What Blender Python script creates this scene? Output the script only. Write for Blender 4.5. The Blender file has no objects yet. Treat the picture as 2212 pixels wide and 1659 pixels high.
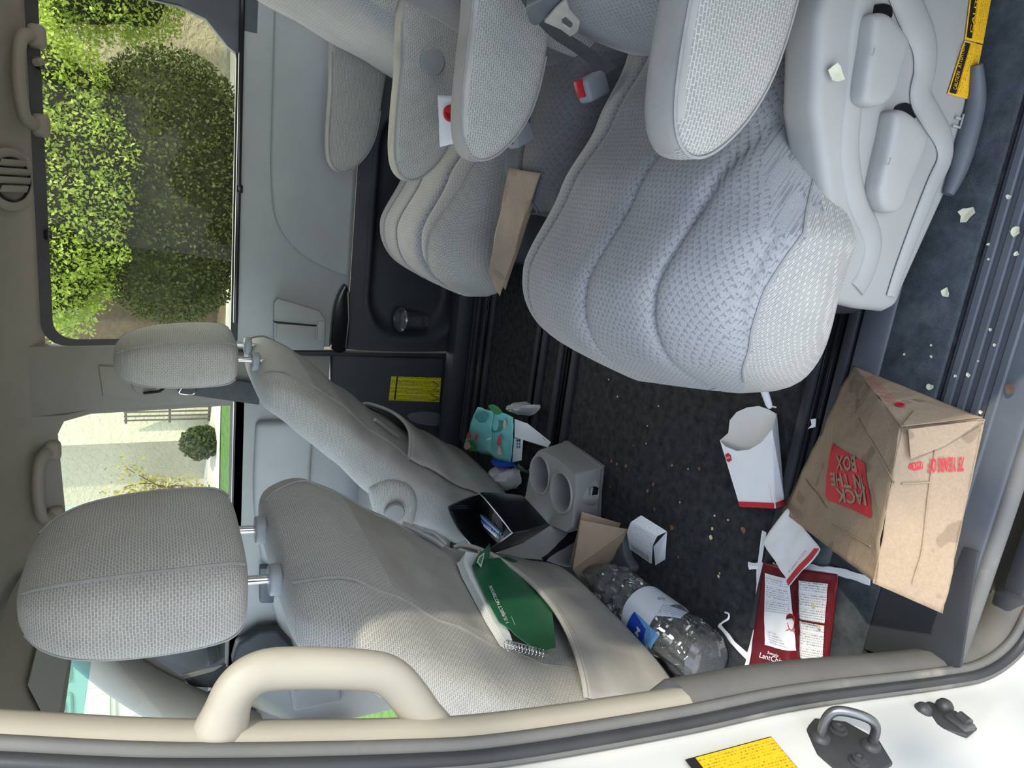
import bpy, bmesh, math, random
import numpy as np
from mathutils import Vector, Matrix
SC = bpy.context.scene
COL = SC.collection
random.seed(7)
# ---------------------------------------------------------------- camera (photo was taken with the phone turned on its side)
FP = 1535.0
def _axes(vx=(-5683, -679), nad=(30, 3013)):
    d = np.array([nad[0], nad[1], FP]); d /= np.linalg.norm(d)
    w = np.array([vx[0], vx[1], FP]); w -= d * (w @ d); w /= np.linalg.norm(w)
    X = -w; Z = -d; Y = np.cross(Z, X)
    return np.stack([X, Y, Z])
CR = _axes(); CP = np.array([0, -.505, .865])
cam_d = bpy.data.cameras.new('camera'); cam = bpy.data.objects.new('camera', cam_d); COL.objects.link(cam)
cam_d.sensor_width = 36; cam_d.sensor_fit = 'HORIZONTAL'; cam_d.lens = 36 * FP / 2212; cam_d.clip_start = .02; cam_d.clip_end = 200
_r, _dn, _f = CR[:, 0], CR[:, 1], CR[:, 2]
cam.matrix_world = Matrix(((_dn[0], _r[0], -_f[0], CP[0]), (_dn[1], _r[1], -_f[1], CP[1]), (_dn[2], _r[2], -_f[2], CP[2]), (0, 0, 0, 1)))
SC.camera = cam
# ---------------------------------------------------------------- sky, sun, exposure
w = bpy.data.worlds.new('world'); SC.world = w; w.use_nodes = True
nt = w.node_tree; bg = nt.nodes['Background']
sky = nt.nodes.new('ShaderNodeTexSky'); sky.sky_type = 'NISHITA'; sky.sun_disc = False
sky.sun_elevation = math.radians(43); sky.air_density = 1.0; sky.dust_density = 1.2; sky.ozone_density = 1.0
hs = nt.nodes.new('ShaderNodeHueSaturation'); hs.inputs['Saturation'].default_value = .56; nt.links.new(sky.outputs[0], hs.inputs['Color']); nt.links.new(hs.outputs[0], bg.inputs[0]); bg.inputs[1].default_value = .74
TOSUN = Vector((.69, -.43, .75)).normalized()
sl = bpy.data.lights.new('sun', 'SUN'); sun = bpy.data.objects.new('sun', sl); COL.objects.link(sun)
sl.energy = 3.5; sl.angle = math.radians(.9); sl.color = (1, .92, .74)
sun.rotation_euler = TOSUN.to_track_quat('Z', 'Y').to_euler()
SC.view_settings.view_transform = 'Standard'; SC.view_settings.look = 'None'
SC.view_settings.exposure = 0.35; SC.view_settings.gamma = 1; SC.view_settings.use_curve_mapping = False
# ---------------------------------------------------------------- helpers
def ray(px, py):
    c = np.array([1659 - py - 829.5, px - 1106., FP]); return CR @ c / np.linalg.norm(c)
def at(px, py, x=None, y=None, z=None):           # point of the place seen at a pixel, on the plane x=, y= or z=
    r = ray(px, py)
    t = (x - CP[0]) / r[0] if x is not None else (y - CP[1]) / r[1] if y is not None else (z - CP[2]) / r[2]
    return Vector(CP + r * t)
def atp(px, py, o, n):                             # the same on the plane through o with normal n
    r = Vector(ray(px, py)); c = Vector(CP); n = Vector(n)
    return c + r * ((Vector(o) - c).dot(n) / r.dot(n))
def tag(o, label=None, cat=None, group=None, kind=None):
    if label: o['label'] = label
    if cat: o['category'] = cat
    if group: o['group'] = group
    if kind: o['kind'] = kind
    return o
def thing(name, label, cat, loc=(0, 0, 0), group=None, kind=None):
    o = bpy.data.objects.new(name, None); COL.objects.link(o); o.location = loc; o.empty_display_size = .05
    return tag(o, label, cat, group, kind)
def setparent(o, p):
    if p is None: return
    o.parent = p
    q = p; m = Matrix.Identity(4); ch = []
    while q is not None: ch.append(q); q = q.parent
    for q in reversed(ch): m = m @ q.matrix_parent_inverse @ Matrix.LocRotScale(q.location, q.rotation_euler, q.scale)
    o.matrix_parent_inverse = m.inverted()
def link(name, me, m, parent=None, smooth=True, ang=40, sub=0, label=None):
    if isinstance(m, str): m = MT[m]
    if m: me.materials.append(m)
    if smooth:
        me.polygons.foreach_set('use_smooth', [True] * len(me.polygons))
        if ang and not sub: me.set_sharp_from_angle(angle=math.radians(ang))
    o = bpy.data.objects.new(name, me); COL.objects.link(o); setparent(o, parent)
    if sub:
        s = o.modifiers.new('sub', 'SUBSURF'); s.levels = sub; s.render_levels = sub
    if label: o['label'] = label
    return o
def mesh(name, v, f, m, parent=None, uv=None, **k):
    me = bpy.data.meshes.new(name); me.from_pydata([tuple(p) for p in v], [], f); me.update()
    if uv is not None:
        l = me.uv_layers.new(name='UVMap'); l.data.foreach_set('uv', [c for p in uv for c in p])
    return link(name, me, m, parent, **k)
class MB:                                          # collects shapes for one mesh
    def __init__(s): s.v = []; s.f = []
    def add(s, v, f):
        n = len(s.v); s.v += [tuple(p) for p in v]; s.f += [[i + n for i in q] for q in f]; return s
    def box(s, c, d, rot=None, bev=0, seg=2):
        bm = bmesh.new(); bmesh.ops.create_cube(bm, size=1)
        for q in bm.verts: q.co = Vector((q.co.x * d[0], q.co.y * d[1], q.co.z * d[2]))
        if bev: bmesh.ops.bevel(bm, geom=bm.edges[:], offset=bev, segments=seg, affect='EDGES', profile=.5)
        R = rot.to_matrix() if hasattr(rot, 'to_matrix') else rot
        return s.bm(bm, lambda p: (R @ p if R is not None else p) + Vector(c))
    def bm(s, bm, fn=lambda p: p):
        bm.verts.index_update(); v = [fn(q.co.copy()) for q in bm.verts]; f = [[q.index for q in g.verts] for g in bm.faces]; bm.free(); return s.add(v, f)
    def prism(s, pts, d, bev=0, seg=2):            # 3-D outline extruded along d, edges rounded
        bm = bmesh.new(); a = [bm.verts.new(p) for p in pts]; b = [bm.verts.new(Vector(p) + Vector(d)) for p in pts]
        n = len(pts); bm.faces.new(a[::-1]); bm.faces.new(b)
        for i in range(n): bm.faces.new((a[i], a[(i + 1) % n], b[(i + 1) % n], b[i]))
        bmesh.ops.recalc_face_normals(bm, faces=bm.faces[:])
        if bev:
            es = [e for e in bm.edges if len(e.link_faces) == 2 and e.calc_face_angle(0) > .6]
            bmesh.ops.bevel(bm, geom=es, offset=bev, segments=seg, affect='EDGES', profile=.5, clamp_overlap=True)
        return s.bm(bm)
    def tube(s, path, r, n=10, cap=True, flat=1, up=None):
        P = [Vector(p) for p in path]; N = len(P); R = r if isinstance(r, (list, tuple)) else [r] * N
        t0 = (P[1] - P[0]).normalized(); u = Vector(up) if up else t0.orthogonal(); rings = []
        for i in range(N):
            t = ((P[min(i + 1, N - 1)] - P[max(i - 1, 0)])).normalized()
            u = (u - t * u.dot(t)).normalized(); w_ = t.cross(u)
            rings.append([P[i] + (u * math.cos(a) * flat + w_ * math.sin(a)) * R[i] for a in [2 * math.pi * k / n for k in range(n)]])
        return s.rings(rings, cap)
    def rings(s, rings, cap=True):
        n = len(rings[0]); v = [p for r in rings for p in r]; f = []
        for i in range(len(rings) - 1):
            for k in range(n): f.append([i * n + k, i * n + (k + 1) % n, (i + 1) * n + (k + 1) % n, (i + 1) * n + k])
        if cap: f.append(list(range(n))[::-1]); f.append([(len(rings) - 1) * n + k for k in range(n)])
        return s.add(v, f)
    def lathe(s, c, ax, prof, n=24):               # profile of (radius, height) turned about ax
        ax = Vector(ax).normalized(); u = ax.orthogonal().normalized(); w_ = ax.cross(u); c = Vector(c)
        return s.rings([[c + ax * h + (u * math.cos(2 * math.pi * k / n) + w_ * math.sin(2 * math.pi * k / n)) * max(r, 1e-4) for k in range(n)] for r, h in prof])
    def sheet(s, fn, nu, nv):
        v = [fn(i / nu, j / nv) for i in range(nu + 1) for j in range(nv + 1)]
        return s.add(v, [[i * (nv + 1) + j, (i + 1) * (nv + 1) + j, (i + 1) * (nv + 1) + j + 1, i * (nv + 1) + j + 1] for i in range(nu) for j in range(nv)])
    def go(s, name, m, parent=None, **k): return mesh(name, s.v, s.f, m, parent, **k)
def struct(o): o['kind'] = 'structure'; return o
def catmull(pts, n=6, closed=False):
    P = [Vector(p) for p in pts]; N = len(P); out = []
    for i in range(N if closed else N - 1):
        p0, p1, p2, p3 = (P[(i - 1) % N], P[i], P[(i + 1) % N], P[(i + 2) % N]) if closed else (P[max(i - 1, 0)], P[i], P[i + 1], P[min(i + 2, N - 1)])
        for k in range(n):
            t = k / n
            out.append(.5 * ((2 * p1) + (p2 - p0) * t + (2 * p0 - 5 * p1 + 4 * p2 - p3) * t * t + (3 * p1 - p0 - 3 * p2 + p3) * t ** 3))
    if not closed: out.append(P[-1])
    return out
def lerp(tab, x):
    if x <= tab[0][0]: return tab[0][1]
    for (a, p), (b, q) in zip(tab, tab[1:]):
        if x <= b: t = (x - a) / (b - a); t = t * t * (3 - 2 * t) * .5 + t * .5; return p + (q - p) * t
    return tab[-1][1]
def sgnpow(c, e): return math.copysign(abs(c) ** e, c)
def ringmesh(name, rings, m, parent=None, sub=1, label=None, uvs=1.0, capc=True):
    # closed rings lofted with UVs in metres
    n = len(rings[0]); v = [Vector(p) for r in rings for p in r]; f = []; uv = []; N = len(rings)
    mid = rings[N // 2]; ul = [0]
    for k in range(n): ul.append(ul[-1] + (Vector(mid[(k + 1) % n]) - Vector(mid[k])).length)
    vl = [0]
    for i in range(N - 1): vl.append(vl[-1] + sum((Vector(rings[i + 1][k]) - Vector(rings[i][k])).length for k in range(n)) / n)
    for i in range(N - 1):
        for k in range(n):
            f.append([i * n + k, i * n + (k + 1) % n, (i + 1) * n + (k + 1) % n, (i + 1) * n + k])
            uv += [(ul[k], vl[i]), (ul[k + 1], vl[i]), (ul[k + 1], vl[i + 1]), (ul[k], vl[i + 1])]
    for i, rev in ((0, True), (N - 1, False)):
        c = sum((Vector(p) for p in rings[i]), Vector()) / n; v.append(c); ci = len(v) - 1
        for k in range(n):
            a, b = i * n + k, i * n + (k + 1) % n
            f.append([b, a, ci] if rev else [a, b, ci]); q = [(v[t].x + v[t].z, v[t].y) for t in f[-1]]; uv += q
    c0 = sum(v, Vector()) / len(v); i0 = (N // 2) * n; fc = f[(N // 2) * n]; a, b_, c_ = (v[fc[0]], v[fc[1]], v[fc[2]])
    if (b_ - a).cross(c_ - b_).dot((a + c_) / 2 - sum((Vector(q) for q in rings[N // 2]), Vector()) / n) < 0:
        f2 = []; uv2 = []; k = 0
        for q in f: u4 = uv[k:k + len(q)]; k += len(q); f2.append(q[::-1]); uv2 += u4[::-1]
        f, uv = f2, uv2
    return mesh(name, v, f, m, parent, uv=uv, sub=sub, label=label)
def boxuv(o):
    me = o.data; uv = (me.uv_layers[0] if me.uv_layers else me.uv_layers.new(name='UVMap')).data
    for p in me.polygons:
        n = p.normal; k = max(range(3), key=lambda i: abs(n[i]))
        for li in p.loop_indices:
            c = me.vertices[me.loops[li].vertex_index].co; uv[li].uv = ((c.y, c.z), (c.x, c.z), (c.y, c.x))[k]
    return o
def pillow(name, outline, d, m, parent=None, prof=((.0, .6), (.01, .32), (.09, .12), (.28, .02), (.5, 0), (.72, .02), (.91, .12), (.99, .32), (1, .6)), sub=1, bulge=None, label=None):
    # closed 3-D outline thickened along d with rounded edges; prof = (share of d, inset share)
    P = [Vector(p) for p in outline]; c = sum(P, Vector()) / len(P); d = Vector(d); rings = []
    for t, ins in prof: rings.append([p + (c - p) * ins + d * t for p in P])
    return boxuv(ringmesh(name, rings, m, parent, sub, label))
TXT = {}
def text(name, body, m, parent, o, u, v, h, align='LEFT', lift=.0006, fn=None, bold=0, wid=None, shear=0):
    # flat lettering: o origin (left end of the base line), u reading direction, v up; h = capital height
    cu = bpy.data.curves.new(name, 'FONT'); cu.body = body; cu.size = 1; cu.align_x = align; cu.offset = bold; cu.shear = shear; cu.resolution_u = 2
    ob = bpy.data.objects.new(name, cu); COL.objects.link(ob)
    dg = bpy.context.evaluated_depsgraph_get(); dg.update(); me = bpy.data.meshes.new_from_object(ob.evaluated_get(dg))
    bpy.data.objects.remove(ob); bpy.data.curves.remove(cu)
    o, u, v = Vector(o), Vector(u).normalized(), Vector(v).normalized(); n = u.cross(v).normalized(); s = h / .70; sx = s
    if wid:
        xs = [q.co.x for q in me.vertices]; sx = wid / (max(xs) - min(xs))
    for q in me.vertices:
        a, b = q.co.x * sx, q.co.y * s
        q.co = fn(a, b) if fn else o + u * a + v * b + n * lift
    me.name = name
    return link(name, me, m, parent, smooth=False)
# ---------------------------------------------------------------- materials (all procedural)
MT = {}
def srgb(r, g, b): return tuple(((c / 255 + .055) / 1.055) ** 2.4 if c > 10 else c / 255 / 12.92 for c in (r, g, b))
class NB:
    def __init__(s, name):
        s.m = bpy.data.materials.new(name); s.m.use_nodes = True; s.t = s.m.node_tree; s.b = s.t.nodes['Principled BSDF']; MT[name] = s.m
    def n(s, typ, **k):
        q = s.t.nodes.new('ShaderNode' + typ)
        for a, b in k.items():
            if a.startswith('i_'): q.inputs[a[2:].replace('_', ' ')].default_value = b
            else: setattr(q, a, b)
        return q
    def l(s, a, b): s.t.links.new(a, b)
    def co(s, uv=False, sc=1, gen=False):
        c = s.n('TexCoord'); mp = s.n('Mapping'); s.l(c.outputs['UV' if uv else 'Generated' if gen else 'Object'], mp.inputs[0])
        mp.inputs['Scale'].default_value = sc if isinstance(sc, tuple) else (sc,) * 3; return mp.outputs[0]
    def noise(s, vec, scale, detail=3, rough=.6, dist=0):
        q = s.n('TexNoise'); s.l(vec, q.inputs['Vector']); q.inputs['Scale'].default_value = scale; q.inputs['Detail'].default_value = detail; q.inputs['Roughness'].default_value = rough; q.inputs['Distortion'].default_value = dist
        return q.outputs['Fac']
    def ramp(s, fac, stops):
        q = s.n('ValToRGB'); s.l(fac, q.inputs[0]); e = q.color_ramp.elements
        while len(e) < len(stops): e.new(.5)
        for i, (p, c) in enumerate(stops): e[i].position = p; e[i].color = (*c, 1) if len(c) == 3 else c
        return q.outputs[0]
    def mix(s, fac, a, b, typ='MIX'):
        q = s.n('MixRGB', blend_type=typ)
        for i, x in zip((0, 1, 2), (fac, a, b)):
            if hasattr(x, 'is_linked'): s.l(x, q.inputs[i])
            elif i == 0: q.inputs[0].default_value = x
            else: q.inputs[i].default_value = (*x, 1)
        return q.outputs[0]
    def bump(s, h, st=.3, d=.001):
        q = s.n('Bump'); q.inputs['Strength'].default_value = st; q.inputs['Distance'].default_value = d; s.l(h, q.inputs['Height'])
        old = s.b.inputs['Normal']
        if old.is_linked: s.l(old.links[0].from_socket, q.inputs['Normal'])
        s.l(q.outputs[0], old); return s
    def set(s, **k):
        for a, v in k.items():
            p = s.b.inputs[a.replace('_', ' ')]
            if hasattr(v, 'is_linked'): s.l(v, p)
            else: p.default_value = (*v, 1) if isinstance(v, tuple) and len(v) == 3 else v
        return s
def mat(name, c, r=.6, var=.1, vs=25, bs=500, bst=.12, bd=.0006, metal=0, spec=.4, dirt=None):
    b = NB(name); v = b.co(); n1 = b.noise(v, vs, 4)
    lo, hi = tuple(x * (1 - var) for x in c), tuple(min(1, x * (1 + var)) for x in c)
    col = b.ramp(n1, [(.3, lo), (.7, hi)])
    if dirt:
        n2 = b.noise(v, dirt[1], 5, .65); f = b.ramp(n2, [(dirt[2], (0, 0, 0)), (dirt[2] + .15, (1, 1, 1))]); col = b.mix(f, col, dirt[0])
    b.set(Base_Color=col, Roughness=r, Metallic=metal, Specular_IOR_Level=spec)
    if bst: b.bump(b.noise(v, bs, 2), bst, bd)
    return b.m
def knit(name, line, dash, row=.0034, wide=.0075, warp=.0012, st=.5):
    b = NB(name); uv = b.co(True, 100); nz = b.n('TexNoise'); b.l(uv, nz.inputs['Vector']); nz.inputs['Scale'].default_value = .35; nz.inputs['Detail'].default_value = 2
    off = b.n('VectorMath', operation='SCALE'); b.l(nz.outputs['Color'], off.inputs[0]); off.inputs['Scale'].default_value = warp * 300
    ad = b.n('VectorMath', operation='ADD'); b.l(uv, ad.inputs[0]); b.l(off.outputs[0], ad.inputs[1])
    br = b.n('TexBrick'); b.l(ad.outputs[0], br.inputs['Vector']); br.inputs['Scale'].default_value = 1
    br.inputs['Brick Width'].default_value = wide * 100; br.inputs['Row Height'].default_value = row * 100; br.inputs['Mortar Size'].default_value = row * 22; br.inputs['Mortar Smooth'].default_value = .6
    br.inputs['Color1'].default_value = (*dash, 1); br.inputs['Color2'].default_value = (*(x * .88 for x in dash), 1); br.inputs['Mortar'].default_value = (*line, 1)
    v = b.co(); soil = b.ramp(b.noise(v, 9, 4), [(.25, (.86, .86, .87)), (.65, (1.04, 1.03, 1.0))])
    fz = b.ramp(b.noise(v, 700, 2), [(.3, (.88, .88, .88)), (.7, (1.1, 1.1, 1.1))])
    b.set(Base_Color=b.mix(1, b.mix(1, br.outputs['Color'], soil, 'MULTIPLY'), fz, 'MULTIPLY'), Roughness=.95, Specular_IOR_Level=.15, Sheen_Weight=.12)
    b.bump(br.outputs['Fac'], st, .0008); b.bump(b.noise(v, 900, 2), .15, .0006); return b.m
def velour(name, c, mark, row=.008, wide=.011):
    # short pile with rows of small sunken dart marks
    b = NB(name); uv = b.co(True, 100); nz = b.n('TexNoise'); b.l(uv, nz.inputs['Vector']); nz.inputs['Scale'].default_value = .9; nz.inputs['Detail'].default_value = 3
    off = b.n('VectorMath', operation='SCALE'); b.l(nz.outputs['Color'], off.inputs[0]); off.inputs['Scale'].default_value = .55
    ad = b.n('VectorMath', operation='ADD'); b.l(uv, ad.inputs[0]); b.l(off.outputs[0], ad.inputs[1])
    sx = b.n('SeparateXYZ'); b.l(ad.outputs[0], sx.inputs[0])
    def m(op, a, bb=None, c_=None):
        q = b.n('Math', operation=op)
        for i, x in enumerate((a, bb, c_)):
            if x is None: continue
            if hasattr(x, 'is_linked'): b.l(x, q.inputs[i])
            else: q.inputs[i].default_value = x
        return q.outputs[0]
    ry = m('DIVIDE', sx.outputs[1], row * 100); ri = m('FLOOR', ry); fy = m('FRACT', ry)
    cx = m('FRACT', m('ADD', m('DIVIDE', sx.outputs[0], wide * 100), m('MULTIPLY', m('MODULO', ri, 2.0), .5)))
    dx = m('ABSOLUTE', m('SUBTRACT', cx, .5)); lim = m('MULTIPLY', m('SUBTRACT', .85, fy), .36)
    tri = m('LESS_THAN', dx, lim); edge = m('LESS_THAN', m('SUBTRACT', lim, dx), .17); mk = m('MULTIPLY', tri, edge)
    v = b.co(); soil = b.ramp(b.noise(v, 7, 4), [(.3, (.84, .85, .88)), (.68, (1.08, 1.07, 1.04))])
    fz = b.ramp(b.noise(v, 600, 2), [(.3, (.85, .85, .85)), (.7, (1.12, 1.12, 1.12))])
    col = b.mix(mk, c, mark)
    b.set(Base_Color=b.mix(1, b.mix(1, col, soil, 'MULTIPLY'), fz, 'MULTIPLY'), Roughness=.95, Specular_IOR_Level=.12, Sheen_Weight=.2)
    inv = m('SUBTRACT', 1.0, mk); b.bump(inv, .5, .0009); b.bump(b.noise(v, 800, 2), .2, .0007); return b.m
def glass(name, tint, rough=0, refl=.55, ior=1.40):
    b = NB(name); t = b.t; t.nodes.remove(b.b); tr = b.n('BsdfTransparent'); tr.inputs[0].default_value = (*tint, 1)
    gl = b.n('BsdfGlossy'); gl.inputs['Roughness'].default_value = rough; gl.inputs[0].default_value = (refl, refl, refl, 1)
    fr = b.n('Fresnel'); fr.inputs[0].default_value = ior; mx = b.n('MixShader')
    b.l(fr.outputs[0], mx.inputs[0]); b.l(tr.outputs[0], mx.inputs[1]); b.l(gl.outputs[0], mx.inputs[2]); b.l(mx.outputs[0], t.nodes['Material Output'].inputs[0]); return b.m
def petmat():
    b = NB('pet'); t = b.t; t.nodes.remove(b.b); tr = b.n('BsdfTransparent'); tr.inputs[0].default_value = (.93, .95, .96, 1); df = b.n('BsdfDiffuse'); df.inputs[0].default_value = (.75, .80, .84, 1)
    gl = b.n('BsdfGlossy'); gl.inputs['Roughness'].default_value = .05; lw = b.n('LayerWeight'); lw.inputs[0].default_value = .45; m1 = b.n('MixShader'); m1.inputs[0].default_value = .10; b.l(tr.outputs[0], m1.inputs[1]); b.l(df.outputs[0], m1.inputs[2])
    m2 = b.n('MixShader'); b.l(lw.outputs['Fresnel'], m2.inputs[0]); b.l(m1.outputs[0], m2.inputs[1]); b.l(gl.outputs[0], m2.inputs[2]); b.l(m2.outputs[0], t.nodes['Material Output'].inputs[0])
def fineprint(name, paper, ink, row=.0022, fill=.6, r=.5):
    # rows of tiny print too small to read
    b = NB(name); uv = b.co(True, 1000); sx = b.n('SeparateXYZ'); b.l(uv, sx.inputs[0])
    def m(op, a, bb):
        q = b.n('Math', operation=op)
        for i, x in enumerate((a, bb)):
            if hasattr(x, 'is_linked'): b.l(x, q.inputs[i])
            else: q.inputs[i].default_value = x
        return q.outputs[0]
    ry = m('DIVIDE', sx.outputs[1], row * 1000); rowm = m('LESS_THAN', m('FRACT', ry, 0), .55); cb = b.n('CombineXYZ'); b.l(sx.outputs[0], cb.inputs[0]); b.l(m('MULTIPLY', m('FLOOR', ry, 0), 7.3), cb.inputs[1])
    nz = b.noise(cb.outputs[0], 1.1, 2, .8); wd = m('GREATER_THAN', nz, 1 - fill); para = m('LESS_THAN', m('FRACT', m('DIVIDE', ry, 6.0), 0), .86)
    b.set(Base_Color=b.mix(m('MULTIPLY', m('MULTIPLY', rowm, wd), para), paper, ink), Roughness=r, Specular_IOR_Level=.25); return b.m
knit('knit', (.49, .475, .445), (.315, .308, .295)); knit('knit_dark', (.40, .39, .375), (.24, .235, .225))
velour('velour', (.335, .335, .34), (.215, .22, .232), .0062, .0078); velour('velour_shaded', (.15, .152, .158), (.12, .122, .13))  # second one: same velour, darkened for the shade between the captain seats
mat('cloth', (.36, .345, .32), .95, .1, 14, 600, .35, .0006, spec=.1, dirt=((.27, .26, .245), 5, .62))
mat('cloth_worn', (.40, .385, .36), .95, .12, 14, 600, .3, .0006, spec=.1, dirt=((.12, .10, .085), 11, .60))
mat('seam', (.30, .295, .285), .9, .1, 60, 500, .2)
mat('plastic_pillar', (.23, .22, .20), .6, .05, 9, 1000, .15); mat('plastic_light', (.335, .305, .25), .5, .05, 10, 900, .10, .0004, dirt=((.29, .265, .215), 6, .6))
mat('plastic_trim', (.33, .325, .31), .55, .05, 9, 1200, .18, .0004)
mat('plastic_door', (.34, .345, .34), .6, .05, 9, 1200, .18, .0004)
mat('plastic_console', (.27, .27, .265), .5, .06, 12, 1000, .15, .0004)
mat('plastic_dark', (.028, .031, .037), .6, .12, 12, 1000, .2, .0004)
mat('plastic_slate', (.085, .093, .107), .5, .12, 10, 900, .15, .0004, dirt=((.14, .145, .15), 5, .62)); mat('plastic_light_shaded', (.27, .245, .205), .55, .06, 10, 900, .12)  # last one: plastic_light darkened for the shade on the far roof rail
mat('plastic_black', (.006, .007, .009), .22, .1, 30, 900, .03)
mat('headliner', (.27, .25, .21), .95, .06, 12, 700, .3, .0008, spec=.1)
mat('carpet', (.048, .050, .053), 1.0, .45, 60, 900, .9, .003, spec=.05, dirt=((.052, .055, .06), 14, .55))
mat('carpet_blue', (.075, .087, .098), 1.0, .3, 50, 900, .9, .003, spec=.05, dirt=((.12, .13, .135), 12, .55))
mat('rubber', (.030, .031, .034), .45, .15, 20, 700, .15)
mat('rubber_grey', (.115, .113, .108), .6, .1, 14, 900, .2, dirt=((.21, .195, .17), 9, .55))
mat('trim_felt', (.125, .12, .112), .85, .08, 20, 900, .3, spec=.2)
mat('white_paint', (.52, .52, .50), .18, .02, 6, 50, .0, spec=.5, dirt=((.52, .51, .48), 5, .6))
mat('chrome', (.75, .75, .76), .12, .03, 10, 50, 0, metal=1)
mat('steel_worn', (.16, .165, .17), .38, .15, 30, 400, .1, metal=.85)
mat('steel_black', (.045, .047, .05), .5, .2, 40, 300, .15, metal=.3)
mat('tongue_steel', (.58, .56, .50), .3, .1, 40, 400, .05, metal=.4); mat('dirt_brown', (.09, .06, .04), .8, .2, 60, 300, .2)
mat('belt', (.06, .064, .07), .7, .15, 60, 500, .4)
mat('belt_plastic', (.11, .12, .14), .5, .1, 30, 600, .1); mat('buckle_grey', (.25, .265, .285), .5, .08, 30, 600, .1)
mat('red_plastic', (.42, .012, .016), .4, .08, 30, 600, .05)
mat('red_ink', (.50, .018, .03), .55, .06, 50, 600, .05); mat('red_foil', (.13, .008, .013), .32, .12, 30, 300, .12, .002)
mat('white_paper', (.78, .79, .80), .75, .03, 30, 300, .15); mat('tissue', (.62, .62, .62), .9, .05, 30, 200, .3)
mat('card_inside', (.60, .585, .56), .8, .04, 30, 300, .1)
mat('napkin', (.36, .265, .19), .9, .06, 60, 500, .3); mat('black_ink', (.012, .012, .013), .5, 0, 10, 10, 0); mat('navy_ink', (.02, .03, .09), .5, 0, 10, 10, 0)
def kraft(name, c, stain):
    b = NB(name); v = b.co(); fib = b.noise(b.co(False, (1, 1, 1)), 260, 4, .7); col = b.ramp(fib, [(.3, tuple(x * .88 for x in c)), (.72, tuple(x * 1.1 for x in c))])
    st = b.ramp(b.noise(v, 21, 2, .4), [(.655, (0, 0, 0)), (.67, (1, 1, 1))]); col = b.mix(b.mix(1, st, (.55, .55, .55), 'MULTIPLY'), col, stain)
    b.set(Base_Color=col, Roughness=.8, Specular_IOR_Level=.2); w1 = b.n('TexVoronoi', feature='DISTANCE_TO_EDGE'); b.l(v, w1.inputs['Vector']); w1.inputs['Scale'].default_value = 13
    b.bump(b.noise(v, 15, 3, .5, 1.2), .8, .006); b.bump(b.noise(v, 600, 2), .1, .0004); return b.m
kraft('kraft', (.30, .222, .155), (.155, .11, .075)); kraft('kraft_shade', (.30, .235, .185), (.22, .16, .12))
mat('green_card', (.02, .125, .058), .4, .12, 20, 300, .05, dirt=((.05, .24, .12), 30, .66))
mat('pen_blue', (.05, .17, .33), .35, .05, 20, 100, 0); mat('pen_pale', (.50, .53, .66), .35, .05, 20, 100, 0); mat('pen_navy', (.01, .05, .28), .35, .05, 20, 100, 0)
mat('aqua_film', (.20, .55, .52), .4, .12, 14, 200, .25, .003); mat('blue_film', (.02, .10, .55), .35, .1, 14, 200, .25, .003); mat('green_film', (.02, .14, .09), .35, .2, 14, 200, .3, .003)
mat('teal_ink', (.07, .27, .27), .5, .2, 40, 100, 0); mat('leaf_ink', (.05, .22, .07), .5, .2, 40, 100, 0); mat('pink_ink', (.70, .42, .40), .5, .1, 40, 100, 0); mat('coral_ink', (.55, .07, .07), .5, .1, 40, 100, 0)
mat('label_white', (.70, .73, .80), .4, .02, 30, 100, 0); mat('label_blue', (.01, .06, .42), .35, .1, 30, 100, 0); mat('label_sky', (.16, .38, .72), .35, .25, 60, 100, 0); mat('violet_ink', (.22, .12, .42), .5, 0, 10, 10, 0)
mat('sticker_yellow', (.80, .44, .015), .45, .03, 30, 100, 0); mat('sticker_dim', (.62, .56, .015), .5, .03, 30, 100, 0)
fineprint('print_yellow', (.80, .44, .015), (.30, .17, .012), .0030, .48); fineprint('print_dim', (.62, .56, .015), (.10, .09, .02), .004, .55)
fineprint('print_white', (.78, .79, .80), (.26, .26, .30), .0036, .5, .45); fineprint('print_receipt', (.72, .74, .78), (.22, .22, .27), .0042, .42, .7); fineprint('print_label', (.70, .73, .80), (.10, .15, .45), .0045, .5, .4); fineprint('print_grey', (.33, .33, .31), (.16, .16, .15), .006, .5, .7)
mat('leaf_dry', (.55, .56, .40), .7, .12, 60, 300, .2); mat('crumb', (.66, .55, .30), .8, .15, 60, 300, .2); mat('leaf_brown', (.24, .095, .03), .7, .2, 60, 300, .2); mat('petal', (.66, .63, .44), .8, .1, 60, 300, .2)
glass('glass_tinted', (.92, .92, .74)); glass('glass_clear', (.84, .90, .86)); petmat(); glass('water_clear', (.86, .91, .93), 0, .9, 1.33)
glass('shade_band', (.42, .74, .76)); glass('film_clear', (.78, .84, .90), .05, .9, 1.5)
# ================================================================= THE SETTING: the car's shell
def wy(z): return 1.50 - .15 * max(0, z - .66)           # inner face of the far side, leaning in above the belt line
WO, WN = (0, 1.50, .66), (0, 1, .15)
def onwall(px, py, dy=0): return at(px, py, y=1.50 + dy) if px > 505 else atp(px, py, (0, 1.50 + dy, .66), WN)
def quadxz(x0, x1, z0, z1, y, ins=0): return [(x0, y, z0), (x1, y, z0), (x1, y, z1), (x0, y, z1)]
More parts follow.
